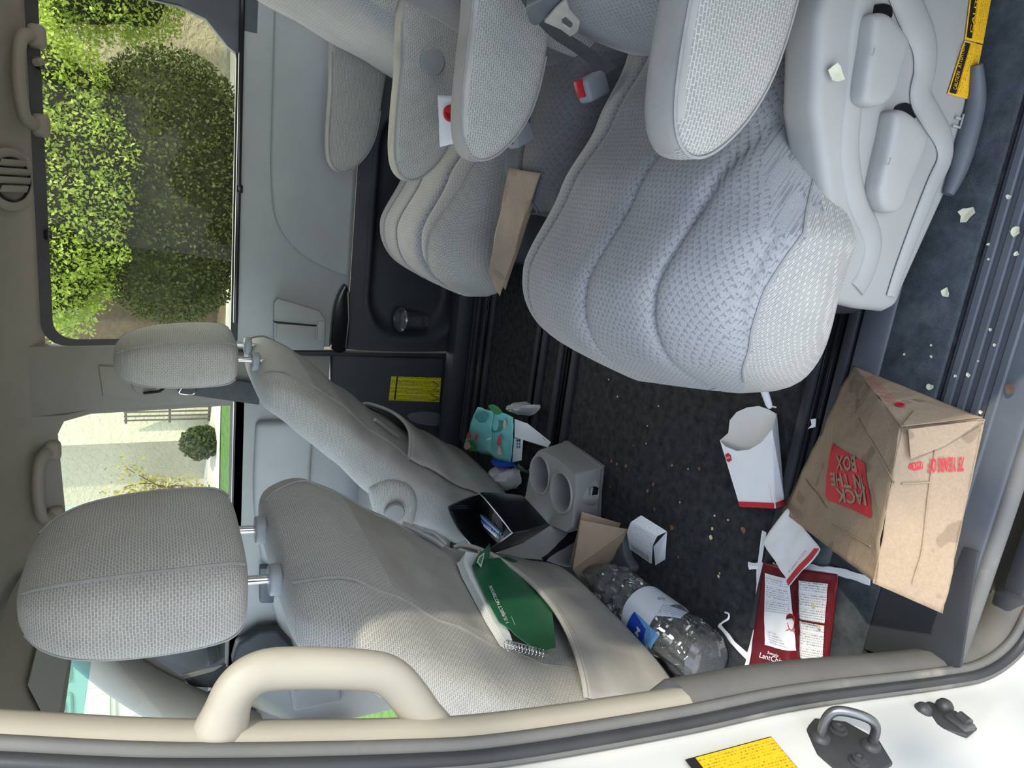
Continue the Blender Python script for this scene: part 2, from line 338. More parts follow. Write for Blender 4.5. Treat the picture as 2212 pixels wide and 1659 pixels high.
# ---- floor with its carpet and rails
fl = struct(MB().add([(-1.9, .007, 0), (2.2, .007, 0), (2.2, 1.56, 0), (-1.9, 1.56, 0)], [[0, 1, 2, 3]]).add([(-1.9, .007, -.03), (2.2, .007, -.03), (2.2, .007, 0), (-1.9, .007, 0)], [[0, 1, 2, 3]]).go('floor', 'carpet', smooth=False))
b = MB().box((.05, .058, .004), (2.4, .10, .008), bev=.003); b.go('carpet_strip', 'carpet_blue', fl, label='blue grey carpet strip beside the door sill')
def rail(y0, wid, x0, x1, m='plastic_dark', cover=None):
    r = MB(); xm, L = (x0 + x1) / 2, x1 - x0
    r.box((xm, y0 - wid / 2 + .008, .006), (L, .016, .012), bev=.003); r.box((xm, y0 + wid / 2 - .008, .006), (L, .016, .012), bev=.003); r.box((xm, y0, .0015), (L, wid - .03, .003))
    o = r.go('seat_rail', m, fl)
    MB().box((xm, y0 - .006, .005), (L - .02, .006, .009), bev=.002).box((xm, y0 + .008, .005), (L - .02, .006, .009), bev=.002).go('rail_slot', 'plastic_black', o)
    return o
rail(.855, .075, -.62, .4); rail(.985, .05, -.62, .4); rail(1.30, .06, -.75, .5); rail(.165, .06, -.62, .4, 'plastic_dark'); rail(1.385, .04, -.75, .5)
MB().box((-.12, .108, .006), (1.0, .044, .012), bev=.005).go('rail_cover', 'plastic_slate', fl)
MB().box((-.44, 1.44, .03), (.9, .07, .06), bev=.02).go('kick_step', 'plastic_dark', fl)
# ---- near door sill: ribbed scuff plate, light edge strip, lower step
sp = MB().box((.55, -.042, -.014), (2.1, .098, .024), bev=.004).go('trim_1', 'plastic_slate'); struct(sp)
for i in range(4): MB().box((.55, -.004 - .017 * i, -.001), (2.1, .011, .005), bev=.002, seg=1).go('sill_rib', 'plastic_slate', sp)
MB().tube([(-.50, -.088, -.022), (-.48, -.092, -.018), (-.3, -.094, -.018), (1.6, -.096, -.018)], .012, 12, flat=.8, up=(0, 1, 0)).go('sill_edge', 'rubber_grey', sp)
MB().box((.60, -.108, -.085), (1.98, .024, .05), bev=.006).go('lower_step', 'plastic_dark', sp)
MB().prism([at(*q_, z=.0005) for q_ in ((1878, 1262), (1900, 1255), (2040, 1300), (2085, 1180), (2118, 1190), (2080, 1440), (1990, 1445), (1868, 1400))], (0, 0, .005), .002).go('sill_end', 'plastic_dark', sp)
# ---- near B pillar: opening edge swept down the pillar and round into the sill
_pp = [at(*p, y=yy) for p, yy in (((-330, 1575), -.02), ((0, 1593), -.05), ((400, 1610), -.075), ((870, 1603), -.095), ((1108, 1586), -.1), ((1461, 1531), -.1), ((1717, 1482), -.1), ((2022, 1446), -.1), ((2113, 1428), -.1), ((2174, 1385), -.1), ((2212, 1320), -.1))]
_pp += [_pp[-1] + Vector((.08, 0, -.018)), Vector((.2, -.1, _pp[-1].z - .03)), Vector((1.5, -.1, _pp[-1].z - .03))]
_pc = catmull(_pp, 7)
def pathpt(i):                                            # point of the opening's edge and the direction away from the opening
    p = _pc[i]; t = (_pc[min(i + 1, len(_pc) - 1)] - _pc[max(i - 1, 0)]); t.y = 0; t.normalize(); return p, Vector((t.z, 0, -t.x))
SS = list(range(len(_pc)))
def sweep(name, prof, m, parent=None, ss=SS, close=False, sub=0):
    rows = []
    for s in ss:
        p, o = pathpt(s); pr = prof(s, p) if callable(prof) else prof
        rows.append([p + o * a + Vector((0, b_, 0)) for a, b_ in pr])
    n = len(rows[0]); v = [q for r in rows for q in r]
    f = [[i * n + k, i * n + k + 1, (i + 1) * n + k + 1, (i + 1) * n + k] for i in range(len(rows) - 1) for k in range(n - 1)]
    return mesh(name, v, f, m, parent, ang=60, sub=sub)
TP = [(.03, .001), (.001, .001), (-.003, .008), (-.003, .020), (.006, .034), (.03, .05), (.16, .17)]
TP2 = [(.03, .001), (.001, .001), (-.003, .008), (-.004, .026), (.004, .044), (.03, .06), (.16, .17)]
cut = next(i for i, p in enumerate(_pc) if p.z < at(1461, 1531, y=-.1).z)
struct(sweep('trim_2', TP, 'plastic_light', ss=SS[:cut + 1])); struct(sweep('trim_3', TP2, 'trim_felt', ss=SS[cut:]))
wsr = struct(sweep('trim_4', [(.03, 0), (.006, .003), (-.001, .002), (-.003, -.002), (-.002, -.006), (.003, -.008), (.008, -.009)], 'rubber_grey'))
sweep('rubber_seal', [(.003, -.008), (.002, -.011), (.004, -.0155), (.008, -.0175), (.012, -.0155), (.014, -.011), (.015, -.004)], 'rubber', wsr)
sweep('seal_lip', [(.008, -.017), (.010, -.0195), (.013, -.0185), (.0145, -.0145)], 'rubber_grey', wsr)
body = struct(sweep('wall_left', [(.012, -.004), (.0155, -.010), (.0165, -.03), (.021, -.08), (.029, -.13), (.04, -.16), (.057, -.175), (.25, -.18)], 'white_paint'))
# yellow caution sticker, striker and bracket on the painted pillar
_pb = [p for p in _pc if p.z < .45]
def bodypt(px, py, d=0):                                  # on the painted flange that faces the rear
    z = .2
    for _ in range(6):
        xs = min(_pb, key=lambda p: abs(p.z - z)).x - .021 + d; q = at(px, py, x=xs); z = q.z
    return q
def quad(name, pts, m, parent, th=.0008, uvs=1.0, label=None, n=None):
    a, b_, c, d = [Vector(p) for p in pts]; nn = n or (b_ - a).cross(d - a).normalized()
    v = [a, b_, c, d]; L, H = (b_ - a).length, (d - a).length
    return mesh(name, [p + nn * th for p in v] + v, [[0, 1, 2, 3], [7, 6, 5, 4], [0, 4, 5, 1], [1, 5, 6, 2], [2, 6, 7, 3], [3, 7, 4, 0]], m, parent, smooth=False, label=label,
                uv=[(0, 0), (L, 0), (L, H), (0, H)] + [(0, 0)] * 20)
nX = Vector((1, 0, 0)); K = [bodypt(*p, .008) for p in ((1480, 1642), (1665, 1592), (1790, 1740), (1600, 1800))]
sk = thing('caution_sticker', 'yellow caution sticker with black border on the white painted door pillar', 'sticker', K[0])
def kp(s, t, l=0): return K[0].lerp(K[1], s).lerp(K[3].lerp(K[2], s), t) + nX * l
quad('sticker_backing', K, 'black_ink', sk, .0008, n=nX)
quad('sticker_print', [kp(.10, .97, .001), kp(.99, .97, .001), kp(.99, .02, .001), kp(.10, .02, .001)], 'print_yellow', sk, .0004, n=nX)
text('sticker_heading', 'CAUTION', 'sticker_yellow', sk, kp(.085, .62, .002), kp(.085, 0) - kp(.085, .5), kp(0, .3) - kp(.1, .3), .0042)
stz = bodypt(1828, 1622); sr = thing('door_striker', 'dark worn steel latch loop with two bolts on the white door pillar', 'latch', stz)
pl = [stz + Vector((.001, y, z)) for y, z in ((-.034, .016), (-.027, .034), (.002, .039), (.030, .025), (.039, .0), (.025, -.028), (-.005, -.039), (-.030, -.025))]
MB().prism(pl, (.005, 0, 0), .0015).go('base_plate', 'steel_black', sr)
a_, b_ = stz + Vector((.006, .016, .018)), stz + Vector((.006, -.008, -.022))
MB().tube(catmull([a_, a_ + Vector((.020, .001, -.001)), a_ + Vector((.032, -.004, -.008)), b_ + Vector((.033, .004, .014)), b_ + Vector((.022, -.001, .002)), b_], 5), .0045, 12).go('loop', 'steel_worn', sr)
for q in (stz + Vector((.006, -.018, .008)), stz + Vector((.006, .018, -.008))): MB().lathe(q, (1, 0, 0), [(.009, 0), (.009, .001), (.0065, .002), (.0065, .005), (.003, .006), (.0001, .004)], 14).go('bolt', 'steel_black', sr)
for q in (a_, b_): MB().lathe(q, (1, 0, 0), [(.0095, 0), (.0085, .003), (.006, .005)], 14).go('collar', 'steel_black', sr)
bk = bodypt(2040, 1560); bt = thing('door_bracket', 'small dark steel bracket with rounded studs low on the white pillar', 'bracket', bk)
MB().prism([bk + Vector((.001, y, z)) for y, z in ((.026, .012), (.026, -.010), (.004, -.026), (-.022, -.022), (-.026, .002), (-.010, .018), (.010, .026))], (.004, 0, 0), .0015).go('plate', 'steel_black', bt)
for dy, dz, r in ((.016, .016, .009), (.012, -.016, .009)): MB().lathe(bk + Vector((.005, dy, dz)), (1, 0, 0), [(r, 0), (r, .004), (r * .7, .008), (r * .3, .010), (.0001, .010)], 16).go('stud', 'steel_black', bt)
MB().tube([bk + Vector((.010, -.018, -.010)), bk + Vector((.010, -.006, -.012))], .006, 12).box(bk + Vector((.006, -.010, -.008)), (.008, .026, .02), bev=.003).go('roller', 'steel_worn', bt)
# ---- far sliding door
XF = -.49
d1_ = thing('door_1', None, None, (0, 1.5, 0), kind='structure')
MB().box((.2, 1.535, .51), (1.37, .07, .31), bev=.006).go('upper_panel', 'plastic_door', d1_)
arm = catmull([(.95, 1.5, .585), (.2, 1.5, .585), (-.05, 1.5, .58), (-.16, 1.5, .555), (-.235, 1.5, .48), (-.28, 1.5, .365)], 6)
MB().prism([p for p in arm] + [Vector((.95, 1.5, .365))], (0, -.016, 0), .008, 3).go('armrest_pad', 'plastic_door', d1_, label='raised curved pad of the sliding door trim')
def lowp(s, t):
    x = -.485 + s * 1.35; z = .362 - t * .352; y = 1.475 - .02 * math.sin(math.pi * t)
    r = ((max(0, abs(x + .12) - .20) / .11) ** 2 + (max(0, abs(z - .17) - .045) / .085) ** 2) ** .5      # bin mouth
    k = 1 / (1 + math.exp((r - 1) * 16)); y += .065 * k - .012 * math.exp(-((r - 1.12) / .12) ** 2); return (x, y, z)
MB().sheet(lowp, 110, 44).go('lower_panel', 'plastic_dark', d1_, ang=0, label='dark lower trim with a moulded storage pocket')
hp = [onwall(*p, -.025) for p in ((592, 757), (592, 655), (600, 645), (690, 672), (703, 690), (700, 757))]
MB().prism(hp, (0, .02, 0), .004).go('handle_recess', 'plastic_door', d1_)
MB().prism([onwall(*p, -.03) for p in ((596, 732), (596, 698), (683, 705), (683, 738))], (0, .02, 0), .006).go('inner_handle', 'plastic_trim', d1_)
MB().prism([onwall(*p, -.032) for p in ((686, 736), (686, 694), (702, 694), (702, 740))], (0, .02, 0), .003).go('lock_knob', 'plastic_trim', d1_)
MB().prism([onwall(*p, -.028) for p in ((592, 697), (592, 694), (684, 702), (684, 705))], (0, .02, 0)).go('handle_gap', 'plastic_black', d1_)
lens = catmull([onwall(*p, -.03) for p in ((752, 620), (738, 628), (724, 665), (718, 715), (718, 756), (748, 757), (755, 700))], 4, True)
MB().prism(lens, (0, .03, 0), .003).go('switch_panel', 'plastic_black', d1_)
MB().tube([onwall(752, 630, -.035), onwall(754, 690, -.037), onwall(747, 752, -.035)], .004, 8).go('lamp_lip', 'chrome', d1_)
MB().box((XF - .012, 1.50, .5), (.014, .03, 1.02), bev=.005).go('door_edge', 'rubber', d1_)
MB().box((XF - .012, 1.47, .012), (.018, .02, .024), bev=.006).go('edge_stop', 'trim_felt', d1_)
# ---- far windows
def window(n, outer, inner, gm, fm, dy=.03):
    w_ = thing('window_%d' % n, None, None, outer[0], kind='structure')
    k = len(outer); v = outer + inner + [p + Vector((0, .003, 0)) for p in inner]
    mesh('frame', v, [[i, (i + 1) % k, k + (i + 1) % k, k + i] for i in range(k)] + [[k + i, k + (i + 1) % k, 2 * k + (i + 1) % k, 2 * k + i] for i in range(k)], fm, w_, smooth=False)
    a = [p + Vector((0, .0025, 0)) for p in inner]; mesh('pane', a, [list(range(k))], gm, w_, smooth=False); return w_
def rrect(x0, x1, z0, z1, rs, ins=0, n=6):
    out = []; x0 += ins; x1 -= ins; z0 += ins; z1 -= ins
    for (cx, cz, a0, r) in ((x1, z1, 0, rs[0]), (x0, z1, 90, rs[1]), (x0, z0, 180, rs[2]), (x1, z0, 270, rs[3])):
        r = max(.004, r - ins); cx += -r if cx == x1 else r; cz += -r if cz == z1 else r
        for k in range(n + 1):
            a = math.radians(a0 + 90 * k / n); x, z = cx + r * math.cos(a), cz + r * math.sin(a); out.append(Vector((x, wy(z), z)))
    return out
w1 = window(1, rrect(-.478, .335, .652, 1.092, (.03, .055, .012, .10)), rrect(-.462, .325, .670, 1.068, (.03, .045, .004, .09)), 'glass_tinted', 'rubber')
MB().box((-.02, 1.492, .660), (.80, .02, .012), bev=.003).go('sill_moulding', 'plastic_black', w1)
for x, z in ((.145, 1.068), (-.215, 1.068), (-.07, .657)): MB().box((x, wy(z) - .012, z), (.022, .014, .016), bev=.004).go('shade_clip', 'plastic_black', w1)
w5 = window(5, rrect(.42, 1.25, .70, 1.06, (.05, .05, .05, .05)), rrect(.44, 1.23, .72, 1.04, (.04, .04, .04, .04)), 'glass_tinted', 'plastic_black')
def panelxz(name, pts, m, parent=None, th=.03): return MB().prism([Vector((x, wy(z), z)) for x, z in pts], (0, th, 0), .003).go(name, m, parent)
cp = struct(panelxz('trim_5', [(.30, .62), (.46, .62), (.46, 1.11), (.325, 1.11), (.325, .80), (.31, .74), (.26, .69), (.24, .655), (.30, .655)], 'plastic_slate'))
rp = struct(panelxz('wall_back', [(.46, 0), (1.7, 0), (1.7, .70), (.46, .70)], 'plastic_door')); panelxz('upper_strip', [(.46, 1.05), (1.7, 1.05), (1.7, 1.12), (.46, 1.12)], 'plastic_trim', rp); panelxz('rear_post', [(1.24, .68), (1.7, .68), (1.7, 1.06), (1.24, 1.06)], 'plastic_trim', rp)
# ---- far B pillar
bp = struct(panelxz('trim_6', [(-.505, .40), (-.63, .40), (-.645, .66), (-.645, 1.0), (-.655, 1.05), (-.655, 1.125), (-.478, 1.125), (-.478, 1.03), (-.482, .66), (-.497, .655)], 'plastic_pillar'))
lo = [onwall(*p, -.012) for p in ((718, 768), (985, 775), (1000, 800), (990, 930), (960, 1000), (800, 1000), (718, 900))]
MB().prism(lo, (0, .05, 0), .006).go('lower_cover', 'plastic_dark', bp)
MB().prism([onwall(*p, -.008) for p in ((212, 790), (222, 858), (385, 866), (392, 800))], (0, .02, 0), .004).go('belt_slide_cover', 'plastic_pillar', bp)
g0 = onwall(330, 825, -.03); MB().prism(catmull([onwall(*p, -.03) for p in ((283, 800), (292, 848), (330, 850), (345, 820), (330, 798))], 4, True), (0, .03, 0), .006).go('belt_guide', 'plastic_pillar', bp)
MB().tube([onwall(310, 850, -.035), onwall(345, 845, -.045), onwall(362, 832, -.04)], .004, 8).go('guide_wire', 'plastic_black', bp)
MB().tube(catmull([onwall(385, 832, -.05), onwall(392, 838, -.06), onwall(388, 850, -.06), onwall(418, 852, -.06), onwall(424, 838, -.05)], 4), .0016, 6).go('wire_hook', 'chrome', bp)
MB().prism([onwall(*p, -.03) for p in ((372, 800), (385, 850), (560, 875), (560, 830)) ], (0, .01, 0), .002).go('shoulder_belt', 'belt', bp)
MB().prism(catmull([onwall(*p, -.02) for p in ((880, 898), (905, 890), (945, 892), (956, 905), (945, 920), (900, 915))], 4, True), (0, .02, 0), .004).go('belt_exit', 'plastic_slate', bp)
sd = [onwall(*p, -.015) for p in ((845, 812), (953, 816), (949, 869), (839, 865))]
sk2 = quad('airbag_sticker', [sd[3], sd[2], sd[1], sd[0]], 'print_dim', None, .0012); tag(sk2, 'yellow airbag warning sticker on the dark far pillar behind the passenger seat', 'sticker')
b1, b2 = [onwall(*p, -.0165) for p in ((857, 813), (860, 813))]; c1, c2 = [onwall(*p, -.0165) for p in ((851, 864), (854, 864))]
quad('sticker_band', [c1, c2, b2, b1], 'black_ink', sk2, .0006)
for p in (((905, 817), (913, 812)), ((935, 822), (942, 860))):
    pass
MB().tube([onwall(935, 824, -.017), onwall(948, 832, -.017), onwall(936, 842, -.017), onwall(948, 846, -.017)], .0012, 5).tube([onwall(928, 850, -.017), onwall(948, 862, -.017), onwall(934, 866, -.017)], .0012, 5).go('sticker_pictogram', 'black_ink', sk2)
# ---- far front door, its glass, quarter glass, A pillar, windscreen
d2_ = thing('door_2', None, None, (-1.1, 1.5, 0), kind='structure')
panelxz('door_panel', [(-.62, .02), (-1.80, .02), (-1.80, .60), (-1.62, .66), (-.635, .655)], 'plastic_door', d2_, .05)
panelxz('belt_strip', [(-.635, .628), (-1.7, .628), (-1.7, .66), (-.635, .658)], 'rubber', d2_, .02)
ar = catmull([Vector((x, 1.47, z)) for x, z in ((-.70, .60), (-.95, .60), (-1.2, .56), (-1.45, .50), (-1.7, .46))], 4); MB().prism(ar + [p - Vector((0, 0, .16)) for p in reversed(ar)], (0, .04, 0), .015, 3).go('door_armrest', 'plastic_door', d2_)
MB().prism([onwall(*p, -.07) for p in ((500, 1440), (512, 1395), (560, 1366), (600, 1362), (632, 1395), (660, 1470), (640, 1500), (610, 1440), (560, 1420))], (0, .05, 0), .012, 3).go('door_grip', 'plastic_dark', d2_)
MB().prism([onwall(*p, -.055) for p in ((562, 1228), (562, 1304), (592, 1304), (592, 1228))], (0, .03, 0), .005).go('door_pull_cup', 'plastic_slate', d2_)
fo = [(-.635, .660), (-1.50, .660), (-1.52, .83), (-1.37, .97), (-1.18, 1.075), (-.95, 1.12), (-.70, 1.125), (-.64, 1.12), (-.632, 1.0)]
fi = [(-.655, .668), (-1.49, .668), (-1.49, .795), (-1.335, .92), (-1.165, 1.012), (-.95, 1.058), (-.70, 1.068), (-.668, 1.054), (-.653, .998)]
V_ = lambda L: [Vector((x, wy(z), z)) for x, z in L]
window(2, V_(fo), V_(fi), 'glass_clear', 'plastic_pillar')
ap = MB(); apc = catmull([(-1.00, 1.40, 1.115), (-1.18, 1.41, 1.085), (-1.35, 1.42, .985), (-1.50, 1.43, .86), (-1.64, 1.44, .70), (-1.72, 1.44, .60)], 5)
ap.tube(apc, [.045 + .02 * i / len(apc) for i in range(len(apc))], 16, flat=1.25, up=(0, 1, 0)); struct(ap.go('trim_7', 'plastic_pillar'))
MB().prism(V_([(-1.48, .66), (-1.50, .70), (-1.50, .79), (-1.54, .76), (-1.565, .70), (-1.57, .66)]), (0, .03, 0), .004).go('mirror_sail', 'plastic_dark', d2_)
window(4, V_([(-1.565, .66), (-1.80, .66), (-1.66, .745), (-1.60, .78), (-1.575, .76)]), V_([(-1.575, .667), (-1.765, .667), (-1.655, .735), (-1.605, .765), (-1.585, .75)]), 'glass_clear', 'rubber')
W3 = [Vector(p) for p in ((-1.02, 1.42, 1.12), (-1.06, .1, 1.15), (-2.0, .05, .66), (-1.9, 1.44, .62))]
w3 = thing('window_3', None, None, (-1.5, .7, .9), kind='structure'); mesh('pane', W3, [[0, 1, 2, 3]], 'glass_clear', w3, smooth=False)
wn = (W3[1] - W3[0]).cross(W3[3] - W3[0]).normalized(); bl = [W3[0], W3[1], W3[1].lerp(W3[2], .25), W3[0].lerp(W3[3], .25)]; mesh('shade_band', [p - wn * .004 * (1 if wn.z < 0 else -1) for p in bl], [[0, 1, 2, 3]], 'shade_band', w3, smooth=False)
MB().tube([W3[0], W3[3]], .012, 8).go('screen_edge', 'plastic_black', w3)
struct(MB().prism([Vector((-1.72, y, z)) for y, z in ((.05, .62), (1.44, .62), (1.44, .25), (.05, .25))], (-.35, 0, .02), .05, 3).go('wall_front', 'plastic_slate'))
mi = thing('side_mirror', 'black housing of the door mirror outside the far front window', 'mirror', (-1.63, 1.72, .70))
MB().prism(catmull([(-1.50, 1.72, .905), (-1.44, 1.72, .84), (-1.42, 1.72, .70), (-1.47, 1.72, .655), (-1.70, 1.72, .645), (-1.76, 1.72, .70), (-1.74, 1.72, .80), (-1.66, 1.72, .85)], 4, True), (-.02, .16, 0), .02, 3).go('housing', 'plastic_dark', mi)
MB().box((-1.60, 1.62, .69), (.10, .22, .035), bev=.012).go('mirror_arm', 'plastic_dark', mi)
# ---- ceiling
cs = [(1.47, 1.088), (1.455, 1.098), (1.435, 1.115), (1.39, 1.15), (1.30, 1.18), (1.1, 1.205), (.75, 1.22), (.4, 1.205), (.15, 1.18), (.05, 1.15), (.0, 1.115), (-.03, 1.10)]
cs = [(p.x, p.y) for p in catmull([(a, b, 0) for a, b in cs], 3)]
def ceil(s, t):
    x = -1.05 + 3.05 * s; i = t * (len(cs) - 1); k = min(int(i), len(cs) - 2); f = i - k; y = cs[k][0] * (1 - f) + cs[k + 1][0] * f; z = cs[k][1] * (1 - f) + cs[k + 1][1] * f
    return (x, y, z - .055 * max(0, (-x - .75) / .3) ** 2 - .03 * max(0, (x - .2)) ** 2 + .0)
ce = struct(MB().sheet(ceil, 50, len(cs) - 1).go('ceiling', 'headliner', ang=0))
MB().sheet(lambda s, t: (lambda p: (p[0], p[1] + (-.06 if t > .93 else 0), p[2] + .05))(ceil(s, t)), 40, 20).go('roof_skin', 'white_paint', ce)
struct(MB().box((.5, -.05, 1.135), (3.0, .05, .05), bev=.015).go('trim_8', 'rubber'))
# visor with its warning label
vz = thing('sun_visor', 'grey folded sun visor with a printed label above the windscreen', 'visor', (-1.05, 1.0, 1.1))
MB().prism(catmull([Vector(p) for p in ((-1.00, 1.30, 1.12), (-1.0, .78, 1.135), (-1.06, .72, 1.10), (-1.16, .74, 1.04), (-1.165, 1.28, 1.035), (-1.10, 1.33, 1.07))], 4, True), (.012, 0, .018), .006, 3).go('visor_board', 'headliner', vz)
q = [Vector((-1.143, 1.22, 1.036)), Vector((-1.143, .90, 1.039)), Vector((-1.055, .96, 1.0865)), Vector((-1.055, 1.22, 1.0835))]; quad('visor_label', q, 'print_grey', vz, .002)
# ---- assist grips and ceiling vents
def grip(name, lab, pts, r, m, grp=None, flat=1.0):
    t = thing(name, lab, 'handle', pts[0], grp); c = catmull(pts, 6); n = len(c)
    MB().tube(c, [r * (1.25 - .25 * min(1, min(i, n - 1 - i) / 6)) for i in range(n)], 14, flat=flat, up=(0, 0, 1)).go('handle_bar', m, t); return t
for nm, xa, xb, lab in ((0, -.74, -.915, 'beige folded assist grip above the far front window'), (1, .20, .02, 'beige folded assist grip with coat hook above the tinted window')):
    dz = .012 if nm == 0 else 0; y0 = 1.43; z0 = 1.085 + dz * .5
    t = grip('assist_grip', lab, [(xa, y0 + .01, z0 - .005), (xa - .015 * (1 if nm == 0 else 1), y0 - .035, z0 + .012), ((xa + xb) / 2, y0 - .045, z0 + .018), (xb + .015, y0 - .035, z0 + .012), (xb, y0 + .01, z0 - .005)], .013, 'plastic_light_shaded', 'assist grips on the far roof rail')
    for x in (xa, xb): MB().box((x, y0 + .005, z0 - .012), (.05, .03, .035), bev=.012, seg=3).go('end_cap', 'plastic_light_shaded', t)
    if nm: MB().tube([(.155, y0 + .02, z0 - .005), (.15, y0 - .015, z0 - .02), (.145, y0 - .03, z0 - .012)], .008, 10).go('coat_hook', 'plastic_light_shaded', t)
v0 = Vector((-.10, 1.405, 1.128)); vn = Vector((0, -.62, -.78)).normalized()
vt = thing('air_vent', 'round ceiling air vent with beige louvres on the far roof rail', 'vent', v0)
MB().lathe(v0 - vn * .004, vn, [(.066, 0), (.066, .004), (.058, .008), (.048, .006), (.046, .002)], 40).go('bezel', 'plastic_light_shaded', vt)
MB().lathe(v0 + vn * .002, vn, [(.047, -.006), (.047, .002), (.044, .003), (.044, -.004)], 40).go('black_ring', 'plastic_black', vt)
for dx in (-.026, -.008, .01, .028):
    hh = math.sqrt(max(.0001, .043 ** 2 - dx ** 2)); tv = vn.cross(Vector((1, 0, 0))).normalized(); c = v0 + Vector((dx, 0, 0)) + vn * .004
    MB().prism([c - tv * hh, c + tv * hh, c + tv * hh * .96 + vn * .006 + Vector((.012, 0, 0)), c - tv * hh * .96 + vn * .006 + Vector((.012, 0, 0))], Vector((.003, 0, 0)) + vn * .001, .0008, 1).go('louvre', 'plastic_light_shaded', vt)
# near grip on the B pillar
gt = thing('grab_handle', 'large beige scuffed grab handle on the near door pillar', 'handle', (-.42, -.06, .74))
gp = [at(475, 1600, y=-.062), at(482, 1560, y=-.06), at(510, 1490, y=-.056), at(560, 1452, y=-.054), at(640, 1443, y=-.054), at(780, 1447, y=-.056), at(842, 1462, y=-.058), at(888, 1510, y=-.062), at(922, 1565, y=-.066), at(938, 1600, y=-.07)]
c = catmull(gp, 6); n = len(c)
MB().tube(c, [.0142 + .007 * max(0, 1 - min(i, n - 1 - i) / 9) for i in range(n)], 18, flat=1.15, up=(1, 0, .2)).go('bar', 'plastic_light', gt, sub=1)
# ================================================================= SEATS
def se_ring(xc, yc, tx, hw, z, e=3.0, n=40, tilt=0):
    out = []
    for k in range(n):
        a = 2 * math.pi * k / n; x = tx * sgnpow(math.cos(a), 2 / e); y = hw * sgnpow(math.sin(a), 2 / e); out.append(Vector((xc + x, yc + y, z + tilt * x)))
    return out
def two_tone(o, mats, pick):                       # second cover cloth on part of the same upholstery
    me = o.data
    for m in mats: me.materials.append(MT[m])
    for p in me.polygons: p.material_index = pick(p)
def seat_back(parent, tab, yc, e=3.4, n=48, face=1, plain=None, name='backrest', top='knit', mid='cloth'):
    # tab rows: z, x of the visible face, thickness, half width
    zs = [r[0] for r in tab]; N = 22; rings = []
    for i in range(N):
        z = zs[0] + (zs[-1] - zs[0]) * i / (N - 1); xr = lerp([(r[0], r[1]) for r in tab], z); th = lerp([(r[0], r[2]) for r in tab], z); hw = lerp([(r[0], r[3]) for r in tab], z)
        rings.append(se_ring(xr - face * th / 2, yc, th / 2, hw, z, e, n))
    z1 = zs[-1]; xr, th, hw = tab[-1][1:]
    for k in (.86, .62, .3): rings.append(se_ring(xr - face * th / 2, yc, th / 2 * k, hw * (k * .35 + .62), z1 + .018 * math.sqrt(1 - k * k) , e, n))
    o = ringmesh(name, rings, top, parent, sub=1)
    if plain: two_tone(o, [mid], plain)
    return o, rings
def backx(tab, yc, y, z, e=3.4, face=1):
    xr = lerp([(r[0], r[1]) for r in tab], z); th = lerp([(r[0], r[2]) for r in tab], z); hw = lerp([(r[0], r[3]) for r in tab], z)
    d = min(.999, abs(y - yc) / hw); return xr - face * th / 2 + face * th / 2 * (1 - d ** e) ** (1 / e)
def headrest(parent, xc, yc, z0, z1, tx, hw, lean=0, posts=None):
    h = thing if False else None; rings = []
    prof = [(0, .55, .72), (.03, .80, .88), (.10, .97, .97), (.3, 1.02, 1.0), (.55, 1.0, .97), (.75, .90, .90), (.88, .72, .78), (.95, .5, .64), (.99, .25, .44)]
    for t, a, b_ in prof: rings.append(se_ring(xc + lean * t, yc, tx * a, hw * b_, z0 + (z1 - z0) * t, 3.6, 40))
    o = ringmesh('headrest', rings, 'knit', parent, sub=2)
    for k in (5, 15, 25, 35):
        MB().tube(catmull([r[k] + (r[k] - Vector((xc, yc, r[k].z))).normalized() * -.0015 for r in rings[1:-1]], 3), .0022, 6).go('seam', 'seam', o)
    for y in posts:
        MB().tube([(xc + .004, y, z0 + .03), (xc - .004, y, z0 - .09)], .0062, 12).go('headrest_post', 'chrome', parent)
        zb = z0 - .042
        MB().prism(catmull([(xc + dx, y + dy, zb) for dx, dy in ((.018, 0), (.012, .016), (-.012, .018), (-.022, 0), (-.012, -.018), (.012, -.016))], 4, True), (0, 0, .016), .004, 3).go('post_guide', 'buckle_grey', parent)
    return o
def seamline(parent, rings, k, a, b_, off=.0, m='seam', r=.0022):
    MB().tube(catmull([rings[i][k] for i in range(a, b_)], 2), r, 6).go('seam', m, parent)
# ---- driver seat (near)
DT = [(.10, -.725, .13, .225), (.16, -.712, .15, .235), (.26, -.685, .16, .245), (.34, -.655, .165, .25), (.42, -.612, .165, .25), (.51, -.556, .16, .245), (.60, -.498, .15, .238), (.65, -.472, .135, .228), (.685, -.476, .11, .208), (.70, -.484, .09, .195)]
DY = .415
ds = thing('driver_seat', 'grey cloth front seat nearest the open door, notebook in its back pocket', 'seat', (-.72, DY, 0))
ob, rg = seat_back(ds, DT, DY, plain=lambda p: 1 if (p.center.z < .60 and p.normal.x > .35 and -.145 < p.center.y - DY < .19) else 0)
for k in (4, 44): seamline(ob, rg, k, 1, 23)
headrest(ds, -.515, DY, .757, 1.006, .066, .138, -.004, (.345, .485))
def pocket(parent, tab, yc, y0, y1, ztop, zbot, puff, m='cloth'):
    def f(s, t):
        y = y0 + (y1 - y0) * s; z = ztop(s) + (zbot - ztop(s)) * t
        return (backx(tab, yc, y, z) + .005 + puff * math.sin(math.pi * s) ** .7 * (1 - t) ** .6 * (1 if t > 0 else 1), y, z)
    o = MB().sheet(f, 40, 30).go('map_pocket', m, parent, ang=0); so = o.modifiers.new('th', 'SOLIDIFY'); so.thickness = .004; so.offset = -1
    MB().tube([Vector(f(i / 40, 0)) for i in range(41)], .0045, 8).go('pocket_hem', m, o)
    MB().tube([Vector(f(i / 40, .10)) + Vector((.0015, 0, 0)) for i in range(41)], .0014, 5).go('hem_stitch', 'seam', o); return o, f
